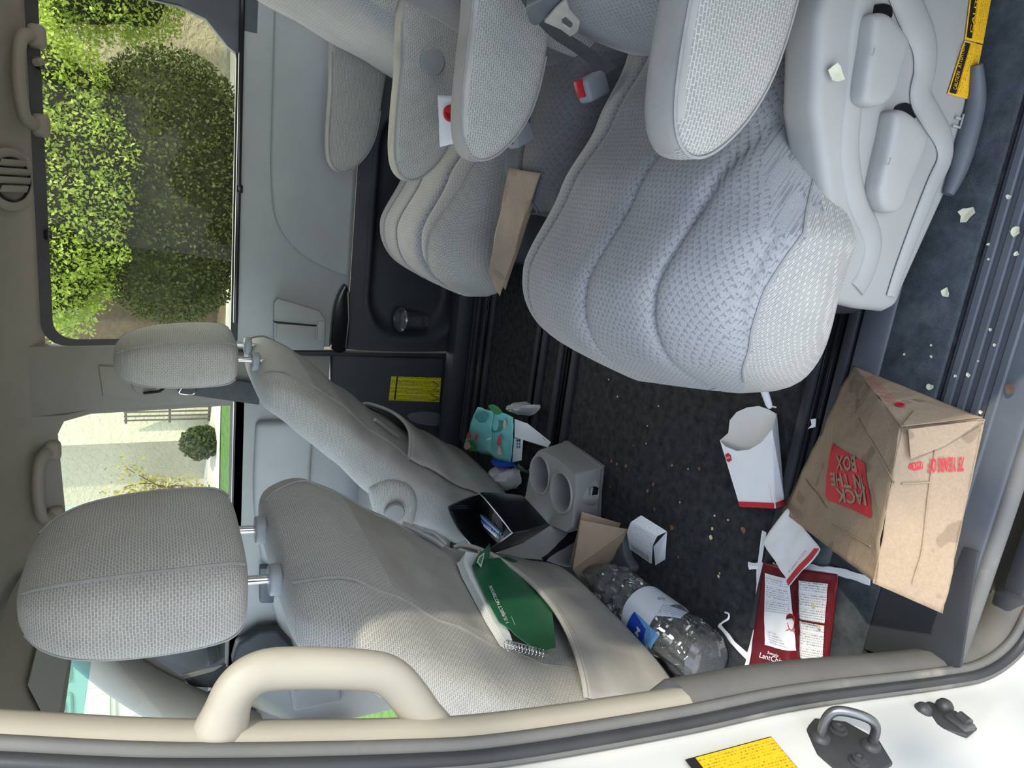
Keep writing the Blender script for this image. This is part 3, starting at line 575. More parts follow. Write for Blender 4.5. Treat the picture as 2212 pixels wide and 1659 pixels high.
pk, PF = pocket(ds, DT, DY, .195, .635, lambda s: .308 - .05 * math.sin(math.pi * s) + .03 * s, .115, .030)
hk = [(backx(DT, DY, .60 - .05 * t, .46 - .06 * t) + .006 + .006 * math.sin(math.pi * t), .60 - .05 * t, .462 - .062 * t) for t in [i / 8 for i in range(9)]]
MB().tube(hk, .006, 8).go('strap_loop', 'plastic_console', ds); MB().tube([Vector(hk[4]) + Vector((.006, 0, .0)), Vector(hk[6]) + Vector((.012, 0, 0)), Vector(hk[8]) + Vector((.004, 0, -.004))], .0045, 8).go('loop_clip', 'plastic_console', ds)
MB().box((-.98, DY, .30), (.46, .46, .13), bev=.05, seg=4).go('cushion', 'cloth', ds); MB().box((-1.02, DY, .13), (.42, .40, .20), bev=.02).go('seat_base', 'plastic_dark', ds)
MB().tube(catmull([(-.66, .62, .02), (-.69, .66, .05), (-.74, .67, .12)], 4), .016, 8).go('wire_loom', 'plastic_black', ds)
# ---- passenger seat (far front)
PT = [(.03, -.745, .16, .235), (.10, -.72, .17, .24), (.20, -.675, .175, .245), (.31, -.612, .175, .248), (.42, -.535, .17, .245), (.52, -.452, .155, .24), (.58, -.415, .14, .235), (.62, -.398, .12, .218), (.645, -.402, .10, .20)]
PY = 1.12
ps = thing('passenger_seat', 'grey cloth far front seat with folded armrest and map pocket', 'seat', (-.7, PY, 0))
ob, rg = seat_back(ps, PT, PY, plain=lambda p: 1 if (p.center.z < .57 and p.normal.x > .45) else 0)
for k in (5, 43): seamline(ob, rg, k, 1, 23)
headrest(ps, -.408, PY, .697, .934, .056, .118, -.012, (1.05, 1.19))
pk2, PF2 = pocket(ps, PT, PY, .92, 1.33, lambda s: .345 - .05 * math.sin(math.pi * s), .06, .03)
hk = [(backx(PT, PY, 1.02 + .03 * t, .40 - .07 * t) + .006, 1.02 + .03 * t, .40 - .07 * t) for t in [i / 6 for i in range(7)]]; MB().tube(hk, .005, 8).go('strap_loop', 'plastic_console', ps)
oa = catmull([at(*p, y=.862) for p in ((803, 1075), (815, 1050), (848, 1037), (890, 1050), (907, 1085), (900, 1130), (880, 1185), (845, 1195), (825, 1150))], 5, True)
fa = pillow('armrest', oa, (0, .05, 0), 'knit', ps); q = at(852, 1106, y=.855); MB().lathe(q, (0, -1, 0), [(.022, -.004), (.022, .004), (.019, .007), (.0001, .0075)], 28).go('pivot_cap', 'plastic_console', fa)
oc = catmull([(-.70, .875, .16), (-.76, .875, .20), (-.84, .875, .21), (-.90, .875, .15), (-.86, .875, .06), (-.75, .875, .05)], 4, True); pillow('recliner_cover', oc, (0, .05, 0), 'plastic_console', ps)
MB().box((-.98, PY, .28), (.46, .46, .13), bev=.05, seg=4).go('cushion', 'cloth', ps); MB().box((-1.0, PY, .12), (.46, .40, .20), bev=.02).go('seat_base', 'plastic_dark', ps)
# ---- second row: captain seat cushion with sewn channels
def cushion(parent, yc, hw, grooves, m='velour', side='knit', x0=-.23, x1=.34, zt=None, zb=.12, notch=0, sgn=1, deep=.012, skew=0, edge=-.88):
    rings = []; NX = 44; n = 230
    for i in range(NX + 1):
        s = i / NX; x = x0 + (x1 - x0) * s ** 1.25; f = min(1, (x - x0) / .11); r = math.sqrt(max(.0004, 1 - (1 - f) ** 2.2)); top = zt(x); w_ = hw * (.70 + .30 * r)
        low = zb + .10 * (1 - r) ** 2; topz = low + (top - low) * (.25 + .75 * r ** .8); ring = []
        for k in range(n):
            if k < 200: yn = 1 - 2 * k / 200; a = math.acos(sgnpow(yn, 3.4 / 2))
            else: a = math.pi * (1 + (k - 200) / (n - 200))
            y = w_ * sgnpow(math.cos(a), 2 / 3.4); zz = sgnpow(math.sin(a), 2 / 2.6)
            z = (topz + low) / 2 + (topz - low) / 2 * zz
            if notch: y_ = yc + y; k2 = max(0, min(1, (x + .03) / .13)); side_ = y * sgn < 0; y = y * (1 - notch * k2 * (1 if side_ else 0))
            if math.sin(a) > 0:
                u = y / hw; z += .010 * (1 - u * u) * r
                for g in grooves: z -= deep * (.35 + .65 * r) * (.6 * math.exp(-((u - g) / .014) ** 2) + .4 * math.exp(-((u - g) / .05) ** 2)) * min(1, 1.2 * math.sin(a))
            ring.append(Vector((x + skew * max(0, -sgn * y / hw) * (1 - s), yc + y, z)))
        rings.append(ring)
    o = ringmesh('cushion', rings, m, parent, sub=0); me = o.data; me.materials.append(MT[side])
    # the outer bolsters and the front lip wear the ribbed cloth
    ks = 100 * (1 - edge); kst = lambda i: ks + (max(0, i) / 27) * (206 - ks) ** 1.0 * .6
    for p in me.polygons:
        i, k = divmod(p.index, n)
        p.material_index = 1 if side == m or p.center.z < .17 or (i < 27 and kst(i) <= k <= 226) else 0
    if side != m:
        sp_ = []
        for i in range(3, 28):
            f = kst(i); k = int(f); sp_.append(rings[i][k].lerp(rings[i][k + 1], f - k))
        MB().tube(sp_, .0022, 6).go('seam', 'seam', o)
    # UV of the top from above so that the pile runs straight
    uv = me.uv_layers[0].data
    for p in me.polygons:
        for li in p.loop_indices:
            c = me.vertices[me.loops[li].vertex_index].co; uv[li].uv = (c.y + .4 * (c.z if abs(p.normal.z) < .5 else 0), c.x + (c.z if abs(p.normal.z) < .5 else 0))
    return o, rings
def armrest(parent, y0, wd, x0=.0, dz=0, m='cloth', side='knit', cap=None, L=.36):
    pts = [(L, .455), (.20, .461), (.10, .463), (.045, .458), (.018, .443), (.012, .420), (.028, .392), (.065, .362), (.115, .343), (.20, .334), (L, .33)]
    out = catmull([(x + x0, y0, z + dz) for x, z in pts], 4, True)
    o = pillow('armrest', out, (0, wd, 0), side, parent, prof=((0, .6), (.005, .3), (.04, .12), (.12, .03), (.25, 0), (.75, 0), (.88, .03), (.96, .12), (.995, .3), (1, .6)), sub=1)
    two_tone(o, [m], lambda p: 1 if p.normal.z > .55 else 0)
    c = sum(out, Vector()) / len(out)
    for t_, ins in ((.12, .03),): MB().tube([p + (c - p) * (ins - .008) + Vector((0, wd * t_, 0)) for p in out[2:36]], .0016, 6).go('seam', 'seam', o)
    if cap:
        MB().lathe((cap[0], y0, cap[1]), (0, -1, 0), [(.024, -.006), (.024, .003), (.021, .006), (.0001, .0065)], 28).go('pivot_cap', 'plastic_console', o)
    return o
def zt2(x): return lerp([(-.235, .345), (-.19, .37), (-.10, .378), (.02, .325), (.12, .27), (.22, .225), (.34, .19)], x)
NY, FY = .270, 1.108
def row2_back(parent, yc, hw=.225, lean=.30, m='velour'):
    tab = [(.16, .24, .12, hw - .02), (.22, .205, .15, hw), (.30, .21, .16, hw), (.45, .26, .16, hw), (.6, .31, .15, hw), (.75, .36, .13, hw - .02), (.82, .385, .10, hw - .05)]
    return seat_back(parent, tab, yc, face=-1, top=m, name='backrest', plain=lambda p: 1 if abs(p.normal.y) > .55 else 0, mid='knit'), tab
ns = thing('middle_row_seat', 'large grey velour captain seat nearest the open door, levers on its side', 'seat', (0, NY, 0), 'middle row captain seats')
cushion(ns, NY, .246, (-.93, -.60, -.12, .58), edge=-.93, zt=zt2, notch=.36, sgn=1, skew=.05)
row2_back(ns, NY)
armrest(ns, .044, .064, .04, -.020); armrest(ns, .490, .062, .028, .006, m='cloth_worn')
fs = thing('middle_row_seat', 'grey captain seat of the middle row beside the far sliding door', 'seat', (0, FY, 0), 'middle row captain seats')
cushion(fs, FY, .235, (-.62, -.10, .35), edge=-.62, zt=lambda x: zt2(x) - .02, m='velour', sgn=1)
row2_back(fs, FY, .235)
armrest(fs, .835, .062, -.012, -.004, cap=(.215, .40)); armrest(fs, 1.325, .06, -.012, .012)
MB().box((.06, FY, .08), (.42, .40, .14), bev=.03, seg=3).go('seat_base', 'plastic_dark', fs); MB().box((.10, NY + .02, .07), (.40, .36, .12), bev=.03, seg=3).go('seat_base', 'plastic_dark', ns)
ms = thing('jump_seat', 'narrow shaded grey centre seat between the two captain seats', 'seat', (.1, .65, 0))
cushion(ms, .655, .112, (-.1,), zt=lambda x: .285 if x < .05 else .285 - .1 * (x - .05), m='velour_shaded', side='velour_shaded', x0=-.03, x1=.34, zb=.14)
row2_back(ms, .655, .11, m='velour_shaded'); MB().box((.14, .652, .08), (.26, .18, .14), bev=.02).go('seat_base', 'plastic_dark', ms)
# side cover of the near seat with its two levers
def onc(px, py, dy=0): return at(px, py, y=.052 + dy)
cov = [onc(*p) for p in ((1800, -60), (1772, 40), (1762, 240), (1790, 440), (1800, 560), (1775, 640), (1792, 652), (1860, 670), (1915, 676), (1942, 664), (1955, 625), (2066, 380), (2110, 150), (2145, -60))]
sc_ = MB().prism(cov, (0, .05, 0), .012, 4).go('side_cover', 'plastic_trim', ns)
rdg = catmull([onc(*p, -.002) for p in ((1935, -60), (1965, 20), (1995, 90), (1998, 150), (1988, 205), (2010, 250), (2038, 300), (2040, 345), (2015, 400), (1975, 500), (1945, 580), (1925, 640))], 6)
MB().tube(rdg, [.020 - .012 * i / len(rdg) for i in range(len(rdg))], 16, flat=.32, up=(0, 1, 0)).go('moulded_ridge', 'plastic_trim', sc_)
r2 = catmull([onc(*p, -.0) for p in ((1880, -60), (1858, 60), (1848, 180), (1838, 260), (1835, 340), (1850, 430), (1885, 520), (1870, 590), (1850, 625))], 6)
MB().tube(r2, .014, 16, flat=.3, up=(0, 1, 0)).go('moulded_ridge', 'plastic_trim', sc_)
def lever(pts, gap):
    lv = pillow('release_lever', catmull([onc(*p, -.022) for p in pts], 5, True), (0, .03, 0), 'plastic_trim', ns, prof=((0, .22), (.08, .08), (.2, .02), (.4, 0), (1, 0)))
    MB().prism(catmull([onc(*p, -.002) for p in gap], 4, True), (0, .01, 0)).go('lever_gap', 'plastic_black', lv)
    return lv
l1 = lever(((1893, 40), (1884, 100), (1872, 180), (1872, 220), (1895, 232), (1925, 222), (1945, 190), (1958, 140), (1972, 100), (1972, 82), (1950, 50), (1925, 26), (1903, 26)), ((1880, 18), (1905, 8), (1925, 14), (1925, 40), (1890, 60), (1876, 90), (1872, 60)))
l2 = lever(((1938, 250), (1928, 300), (1908, 385), (1904, 420), (1915, 455), (1935, 463), (1955, 452), (1975, 400), (1998, 345), (2014, 300), (2012, 285), (1990, 255), (1962, 236), (1945, 238)), ((1935, 232), (1955, 222), (1972, 230), (1982, 250), (1960, 262), (1936, 262)))
for nm, cc, lv in (('seat_icon', (1888, 112), l1), ('seat_icon', (1922, 348), l2)):
    a = onc(cc[0], cc[1], -.026); MB().box(a, (.008, .001, .0014), bev=.0004).box(a + Vector((-.0035, 0, .003)), (.0014, .001, .006), bev=.0004).go(nm, 'plastic_console', lv)
a = onc(2078, 262, -.003); MB().box(a, (.016, .002, .0025), bev=.0006).box(a + Vector((-.007, 0, .007)), (.0025, .002, .014), bev=.0006).box(a + Vector((.002, 0, .008)), (.003, .002, .009), bev=.0006).go('seat_icon', 'plastic_trim', sc_)
kt = catmull([at(*p, y=.045) for p in ((2110, 140), (2108, 220), (2085, 310), (2068, 370), (2048, 420))], 5); MB().tube(kt, [.006 + .006 * math.sin(math.pi * i / (len(kt) - 1)) for i in range(len(kt))], 12).go('base_tube', 'plastic_slate', ns)
# yellow caution labels on the side cover
def onq(px, py): return at(px, py, y=.0505)
cst = thing('seat_caution_label', 'yellow two panel caution label on the side cover of the near seat', 'sticker', onq(2080, 120))
def yl(c, nm, body, big):
    A, B, C_, D = [onq(*p) for p in c]; n_ = Vector((0, -1, 0))
    quad(nm, [A, B, C_, D], 'sticker_yellow', cst, .0008, n=n_)
    lp = lambda s, t: (A.lerp(B, s)).lerp(D.lerp(C_, s), t) + n_ * .0012
    quad('print_area', [lp(.04, .06), lp(.96, .06), lp(.96, .66), lp(.04, .66)], 'print_yellow', cst, .0003, n=n_)
    quad('heading_band', [lp(.03, .70), lp(.97, .70), lp(.97, .97), lp(.03, .97)], 'black_ink', cst, .0003, n=n_)
    u_, v_ = (B - A).normalized(), (D - A).normalized(); hh = (D - A).length
    text('heading', body, 'sticker_yellow', cst, lp(.10, .755) + n_ * .0006, u_, v_, hh * .15, wid=(B - A).length * .8); return lp, n_
lp, n_ = yl(((2097, 216), (2121, 98), (2083, 88), (2046, 203)), 'label_panel', 'CAUTION   ATTENTION', 1)
lp2, n_ = yl(((2122, 95), (2150, -60), (2102, -60), (2084, 85)), 'label_panel', 'CAUTION', 0)
# ================================================================= THINGS LYING ABOUT
from mathutils import noise as mno
def crumple(p, amp=.004, fr=14): return amp * (mno.noise(Vector(p) * fr) + .5 * mno.noise(Vector(p) * fr * 2.7 + Vector((3, 1, 7))))
def plane_of(a, b_, c): a, b_, c = Vector(a), Vector(b_), Vector(c); n = (b_ - a).cross(c - a).normalized(); return (a, n if n.z > 0 or (abs(n.z) < .2 and n.y < 0) else -n)
def pt(name, body, m, parent, pl, s, e, up, lift=.0012, fn=None, bold=0, shear=0):
    # lettering laid on a plane: base line from pixel s to e, capital height towards pixel up (all measured from s)
    o, a, b_ = atp(*s, *pl), atp(*e, *pl), atp(*up, *pl); U, V = a - o, b_ - o
    cu = bpy.data.curves.new(name, 'FONT'); cu.body = body; cu.size = 1; cu.offset = bold; cu.shear = shear; cu.resolution_u = 2
    ob = bpy.data.objects.new(name, cu); COL.objects.link(ob); dg = bpy.context.evaluated_depsgraph_get(); dg.update(); me = bpy.data.meshes.new_from_object(ob.evaluated_get(dg))
    bpy.data.objects.remove(ob); bpy.data.curves.remove(cu); xs = [v.co.x for v in me.vertices]; x0, x1 = min(xs), max(xs)
    for v in me.vertices:
        p = o + U * ((v.co.x - x0) / (x1 - x0)) + V * (v.co.y / .70); v.co = (fn(p) if fn else p) + pl[1] * lift
    return link(name, me, m, parent, smooth=False)
def sheet4(name, c, m, parent=None, nu=16, nv=16, amp=.002, fr=14, th=.0006, edge=0, label=None, bend=None):
    A, B, C_, D = [Vector(p) for p in c]; n = (B - A).cross(D - A).normalized(); L, H = (B - A).length, (D - A).length; vv = []; uv = []; sg = 1 if n.dot(Vector(CP) - A) > 0 else -1
    for i in range(nu + 1):
        for j in range(nv + 1):
            s, t = i / nu, j / nv; p = A.lerp(B, s).lerp(D.lerp(C_, s), t)
            if bend: p = p + bend(s, t)
            vv.append(p + n * (crumple(p, amp, fr) * sg))
    f = [[i * (nv + 1) + j, (i + 1) * (nv + 1) + j, (i + 1) * (nv + 1) + j + 1, i * (nv + 1) + j + 1] for i in range(nu) for j in range(nv)]
    if n.dot(Vector(CP) - A) < 0: f = [q[::-1] for q in f]
    for q in f: uv += [(k // (nv + 1) / nu * L, k % (nv + 1) / nv * H) for k in q]
    o = mesh(name, vv, f, m, parent, uv=uv, ang=35, label=label)
    if th: so = o.modifiers.new('th', 'SOLIDIFY'); so.thickness = th; so.offset = -1
    return o
def poly(name, pts, m, parent, th=.0006, n=None, label=None):
    P = [Vector(p) for p in pts]
    if n is None:
        n = Vector()
        for a, b_ in zip(P, P[1:] + P[:1]): n += a.cross(b_)
        n.normalize()
        if n.dot(Vector(CP) - P[0]) < 0: n = -n
    return MB().prism([p - n * 0 for p in P], n * th).go(name, m, parent, smooth=False, label=label)
# ---- brown paper bag
F1, F2 = at(1843, 790, z=.012), at(1690, 1105, z=.012); R1, R2 = at(1946, 918, z=.10), at(1888, 1260, z=.088); N1 = at(2127, 905, z=.006)
_pl = lambda a, b_, c: (a, (b_ - a).cross(c - a).normalized())
R2 = atp(1888, 1260, *_pl(F1, F2, R1)); N2 = atp(2035, 1325, *_pl(R1, N1, R2))
pb = thing('paper_bag', 'large brown paper takeaway bag with red logo lying on the floor by the sill', 'bag', (F1 + N2) / 2)
def bagface(name, c, m='kraft', nu=30, nv=30, amp=.0045): return sheet4(name, c, m, pb, nu, nv, amp, 17, .0008)
bagface('front_panel', [F1, R1, R2, F2]); bagface('side_gusset', [R1, N1, N2, R2]); bagface('back_panel', [N1, F1, F2, N2], amp=.002)
sheet4('bag_bottom', [F1, N1, R1, F1.lerp(R1, .5)], 'kraft', pb, 20, 20, .0015, 17, .0008)
PLB = plane_of(F1, R1, R2); PLS = plane_of(R1, N1, N2); PLE = plane_of(F1, N1, R1)
if PLS[1].dot(Vector(CP) - R1) < 0: PLS = (PLS[0], -PLS[1])
if PLE[1].dot(Vector(CP) - R1) < 0: PLE = (PLE[0], -PLE[1])
cru = lambda pl, amp=.0045: (lambda p: p + pl[1] * crumple(p, amp, 17))
# the gusset's folded triangle and creases
poly('bottom_fold', [atp(*p, *PLE) + PLE[1] * .002 for p in ((1946, 925), (1975, 890), (2010, 888), (2122, 905))], 'kraft', pb, .0008)
poly('gusset_fold', [atp(*p, *PLS) + PLS[1] * .005 for p in ((1955, 928), (2122, 908), (2030, 965), (1960, 992))], 'kraft', pb, .0012)
for a, b_, pl in (((2018, 965), (1990, 1180), PLS), ((1990, 1180), (1968, 1260), PLS), ((1946, 1045), (2010, 1042), PLS), ((1855, 905), (1935, 1045), PLB), ((1740, 1035), (1790, 1100), PLB), ((1800, 1135), (1880, 1180), PLB)):
    MB().tube([cru(pl)(atp(*a, *pl).lerp(atp(*b_, *pl), i / 14)) + pl[1] * .001 for i in range(15)], .0011, 6).go('crease', 'kraft', pb)
lg = [(1797, 956), (1835, 981), (1868, 999), (1872, 1010), (1884, 1112), (1880, 1119), (1835, 1098), (1793, 1082), (1788, 1072), (1790, 1030)]
def surf(name, px, m, parent, pl, lift=.0012, n=10, fn=None):
    # flat print that follows the crumpled paper: outline in pixels of the plane pl
    P = [atp(*p, *pl) for p in px]; c = sum(P, Vector()) / len(P); N = len(P); P2 = []
    for i in range(N):
        for k in range(4): P2.append(P[i].lerp(P[(i + 1) % N], k / 4))
    N = len(P2); v = []; f = []; fn = fn or cru(pl)
    for r in range(n): v += [fn(c.lerp(p, 1 - r / n)) + pl[1] * lift for p in P2]
    v.append(fn(c) + pl[1] * lift)
    for r in range(n - 1):
        for i in range(N): f.append([r * N + i, r * N + (i + 1) % N, (r + 1) * N + (i + 1) % N, (r + 1) * N + i])
    for i in range(N): f.append([(n - 1) * N + i, (n - 1) * N + (i + 1) % N, n * N])
    return mesh(name, v, f, m, parent, ang=0)
surf('logo_panel', lg, 'red_ink', pb, PLB)
for body, s, e, u in (('JACK', (1873, 1062), (1809, 1056), (1878, 1093)), ('IN THE', (1864, 1028), (1799, 1023), (1868, 1058)), ('BOX', (1851, 988), (1810, 985), (1853, 1020))):
    pt('logo_lettering', body, 'kraft', pb, PLB, s, e, u, .0024, cru(PLB), .03)
pt('anniversary_print', "75 YEARS OF", 'red_ink', pb, PLS, (2082, 988), (2003, 992), (2080, 1017), .0022, cru(PLS), .03, -.15)
surf('small_logo', [(1990, 997), (1965, 1001), (1961, 1012), (1975, 1017), (1992, 1012)], 'red_ink', pb, PLS)
pt('small_lettering', 'Jack', 'kraft', pb, PLS, (1989, 1000), (1967, 1003), (1989, 1010), .0026, cru(PLS))
for i in range(3): pt('bottom_print', 'Please recycle this bag', 'red_ink', pb, PLE, (1935 - i * 7, 869 + i * 2.5), (1884 - i * 7, 815 + i * 2.5), (1931 - i * 7, 870 + i * 2.5), .003)
q = atp(1943, 877, *PLE) + PLE[1] * .002; MB().lathe(q, PLE[1], [(.0055, 0), (.0055, .0006), (.004, .0006), (.004, 0)], 18).go('recycle_mark', 'red_ink', pb)
# ---- white fries carton
ff = thing('fries_carton', 'empty white fries carton with red lower band lying on the dark carpet', 'carton', at(1640, 1000, z=0))
zf = lambda py: .045 - .02 * (py - 930) / 170
fp = [(1556, 951), (1567, 964), (1592, 974), (1620, 971), (1646, 955), (1667, 929), (1674, 1098), (1599, 1094)]
fr = [at(*p, z=zf(p[1])) for p in fp]; poly('front_panel', fr, 'white_paper', ff, .0009)
bkp = [(1556, 951), (1574, 935), (1577, 908), (1592, 890), (1615, 880), (1640, 877), (1660, 884), (1676, 893)]; bz = [at(*p, z=.006) for p in bkp] + [at(1695, 1091, z=.006), at(1600, 1094, z=.010)]
poly('back_panel', bz, 'white_paper', ff, .0009)
sd1 = [fr[5], at(1677, 893, z=.008), at(1695, 1091, z=.008), fr[6]]; poly('side_panel', sd1, 'white_paper', ff, .0009); poly('side_panel', [fr[0], at(1556, 951, z=.007), at(1599, 1094, z=.01), fr[7]], 'card_inside', ff, .0009)
PF_ = plane_of(fr[0], fr[6], fr[7]); rb_ = [(1596.5, 1083), (1673, 1086), (1674, 1098), (1599, 1094)]; poly('red_band', [atp(*p, *PF_) + PF_[1] * .0012 for p in rb_], 'red_ink', ff, .0006)
PS_ = plane_of(*sd1[:3]); PS_ = PS_ if PS_[1].dot(Vector(CP) - sd1[0]) > 0 else (PS_[0], -PS_[1]); poly('red_band', [atp(*p, *PS_) + PS_[1] * .0012 for p in ((1673, 1086), (1694, 1078), (1695, 1091), (1674, 1098))], 'red_ink', ff, .0006)
poly('hexagon_logo', [atp(*p, *PF_) + PF_[1] * .0012 for p in ((1568, 982), (1574, 978), (1580, 983), (1582, 994), (1576, 998), (1570, 994))], 'red_ink', ff, .0006)
pt('logo_lettering', 'jack', 'white_paper', ff, PF_, (1571, 991), (1580, 989), (1570, 985), .0022)
poly('fold_line', [atp(*p, *PF_) + PF_[1] * .0011 for p in ((1651, 960), (1652, 960), (1669, 1085), (1668, 1085))], 'card_inside', ff, .0003)
# ---- red crisp packet
cb = thing('crisp_packet', 'opened dark red crisp packet with white ingredient panels on the floor', 'packet', at(1715, 1330, z=0))
cz = lambda px, py: .012 + .012 * math.sin(max(0, min(1, (px - 1620) / 190)) * math.pi) - .010 * math.exp(-((px - (1722 + (py - 1250) * .02)) / 9) ** 2)
def cfn(s, t):
    a = Vector((1652, 1214)).lerp(Vector((1808, 1241)), s); b_ = Vector((1612, 1450)).lerp(Vector((1789, 1440)), s); p = a.lerp(b_, t); q = at(p.x, p.y, z=.015); q.z = cz(p.x, p.y) + crumple(q, .002, 25); return q
o = MB().sheet(cfn, 40, 40).go('foil', 'red_foil', cb, ang=30)
if o.data.polygons[800].normal.z < 0: o.data.flip_normals()
so = o.modifiers.new('th', 'SOLIDIFY'); so.thickness = .003; so.offset = -1
def cpan(name, px, m, lift=.0012, parent=cb):
    A, B, C_, D = [Vector(p) for p in px]
    def g(s, t):
        p = A.lerp(B, s).lerp(D.lerp(C_, s), t); q = at(p.x, p.y, z=.015); q.z = cz(p.x, p.y) + crumple(q, .002, 25) + lift; return q
    n = 16; vv = [g(i / n, j / n) for i in range(n + 1) for j in range(n + 1)]; f = [[i * (n + 1) + j, (i + 1) * (n + 1) + j, (i + 1) * (n + 1) + j + 1, i * (n + 1) + j + 1] for i in range(n) for j in range(n)]
    L, H = (g(1, 0) - g(0, 0)).length, (g(0, 1) - g(0, 0)).length
    return mesh(name, vv, f, m, parent, uv=[(k // (n + 1) / n * L, H - k % (n + 1) / n * H) for q in f for k in q], ang=0)
cpan('ingredient_panel', [(1657, 1237), (1712, 1248), (1722, 1405), (1656, 1392)], 'white_paper'); cpan('fine_print', [(1661, 1243), (1709, 1253), (1714, 1325), (1660, 1318)], 'print_white', .0018); cpan('fine_print', [(1664, 1362), (1685, 1366), (1714, 1398), (1668, 1386)], 'print_white', .0018)
cpan('ingredient_panel', [(1731, 1252), (1791, 1261), (1784, 1346), (1729, 1334)], 'print_white'); cpan('nutrition_panel', [(1731, 1339), (1784, 1351), (1781, 1430), (1735, 1419)], 'print_white'); cpan('lower_panel', [(1733, 1424), (1781, 1434), (1780, 1442), (1733, 1432)], 'white_paper')
PC = (at(1700, 1350, z=.024), Vector((0, 0, 1))); cfit = lambda p: Vector((p.x, p.y, p.z + .002))
pt('packet_title', 'Svenska', 'white_paper', cb, PC, (1660, 1411), (1684, 1419), (1662, 1405), .003); pt('packet_title', 'LantChips', 'white_paper', cb, PC, (1643, 1419), (1699, 1436), (1646, 1408), .003)
pt('panel_heading', 'Nutrition Facts', 'black_ink', cb, PC, (1733, 1346), (1770, 1354), (1733.5, 1342), .001)
# a line drawing of a face in a fringe beside the print
pc_ = lambda *L: [at(x, y, z=.0265) for x, y in L]
MB().tube(catmull(pc_((1699, 1331), (1706, 1326), (1714, 1330), (1716, 1345), (1712, 1360), (1705, 1358), (1701, 1345)), 4), .0006, 5).tube(pc_((1698, 1362), (1704, 1359)), .0005, 5).tube(pc_((1713, 1360), (1718, 1368)), .0005, 5).go('portrait_sketch', 'red_ink', cb)
poly('portrait_hair', pc_((1698, 1338), (1700, 1328), (1708, 1326), (1715, 1331), (1716, 1342), (1711, 1335), (1704, 1336)), 'red_foil', cb, .0004)
poly('yellow_smear', pc_((1754, 1300), (1760, 1303), (1760, 1311), (1754, 1312)), 'crumb', cb, .0004); poly('yellow_smear', pc_((1766, 1349), (1772, 1351), (1773, 1360), (1767, 1358)), 'crumb', cb, .0004)
# ---- white wrapper with a red stripe
ww = thing('paper_sleeve', 'crumpled white paper sleeve with bright red stripe lying across the crisp packet', 'wrapper', at(1700, 1180, z=0))
WZ = lambda px: .036 + .004 * math.sin(px * .06)
WQ = [at(1702, 1098, z=.02), at(1771, 1186, z=.04), at(1712, 1266, z=.038), at(1645, 1170, z=.03)]
sheet4('sleeve', WQ, 'white_paper', ww, 18, 18, .0045, 22, .0006)
PW = plane_of(WQ[0], WQ[1], WQ[2]); surf('red_stripe', [(1771, 1185), (1758, 1184), (1706, 1254), (1712, 1266)], 'red_ink', ww, PW, .0022, 8, lambda p: p + PW[1] * crumple(p, .0045, 22))
pt('sleeve_print', '\u00a9 please recycle', 'red_ink', ww, PW, (1712, 1238), (1750, 1190), (1709, 1235), .006)
# ---- straw sleeves, small papers
def ribbon(name, lab, px, wd, m='white_paper', grp=None, z=.006, zs=None, cat='wrapper'):
    t = thing(name, lab, cat, at(*px[0], z=0), grp); P = catmull([at(*p, z=(zs[i] if zs else z)) for i, p in enumerate(px)], 6); rings = []; n = len(P)
    for i, p in enumerate(P):
        tg = (P[min(i + 1, n - 1)] - P[max(i - 1, 0)]).normalized(); sd_ = tg.cross(Vector((0, 0, 1))).normalized(); w_ = wd * (.8 + .35 * mno.noise(p * 60)); h = .0016 + .0012 * mno.noise(p * 90)
        rings.append([p + sd_ * w_, p + Vector((0, 0, h)), p - sd_ * w_, p - Vector((0, 0, .0008))])
    MB().rings(rings).go('sleeve', m, t, ang=30); return t
ribbon('straw_sleeve', 'long white straw sleeve running beside the red crisp packet', [(1651, 1148), (1646, 1180), (1640, 1230), (1637, 1300), (1630, 1370), (1618, 1420), (1612, 1448)], .0058, z=.006)
ribbon('straw_sleeve', 'white straw sleeve sticking out from under the brown bag', [(1617, 1222), (1640, 1223), (1690, 1222), (1760, 1228), (1815, 1236), (1880, 1256)], .0068, zs=[.006, .006, .01, .016, .012, .008])
ribbon('straw_sleeve', 'twisted short white straw sleeve near the water bottle', [(1566, 1323), (1574, 1326), (1573, 1336), (1561, 1344), (1553, 1352)], .0022, z=.012)
ribbon('straw_sleeve', 'flat torn white straw sleeve between bottle and crisp packet', [(1553, 1350), (1570, 1370), (1585, 1390), (1614, 1418)], .0062, z=.006)
st_ = thing('wrapped_straw', 'paper wrapped straw leaning from the near seat to the fries carton', 'straw', at(1660, 880, z=0))
MB().tube([at(1630, 796, z=.05), at(1648, 835, z=.045), at(1661, 874, z=.04), at(1664, 882, z=.04)], [.006, .006, .005, .003], 10).go('wrapper', 'white_paper', st_, ang=0); MB().tube([at(1662, 876, z=.04), at(1676, 880, z=.04)], .0012, 6).go('straw_tip', 'white_paper', st_)
pp = poly('paper_scrap', [at(*p, z=.013) for p in ((1752, 906), (1763, 904), (1762, 922), (1746, 926), (1754, 918))], 'white_paper', None, .001); tag(pp, 'tiny torn scrap of white paper on the seat rail', 'scrap')
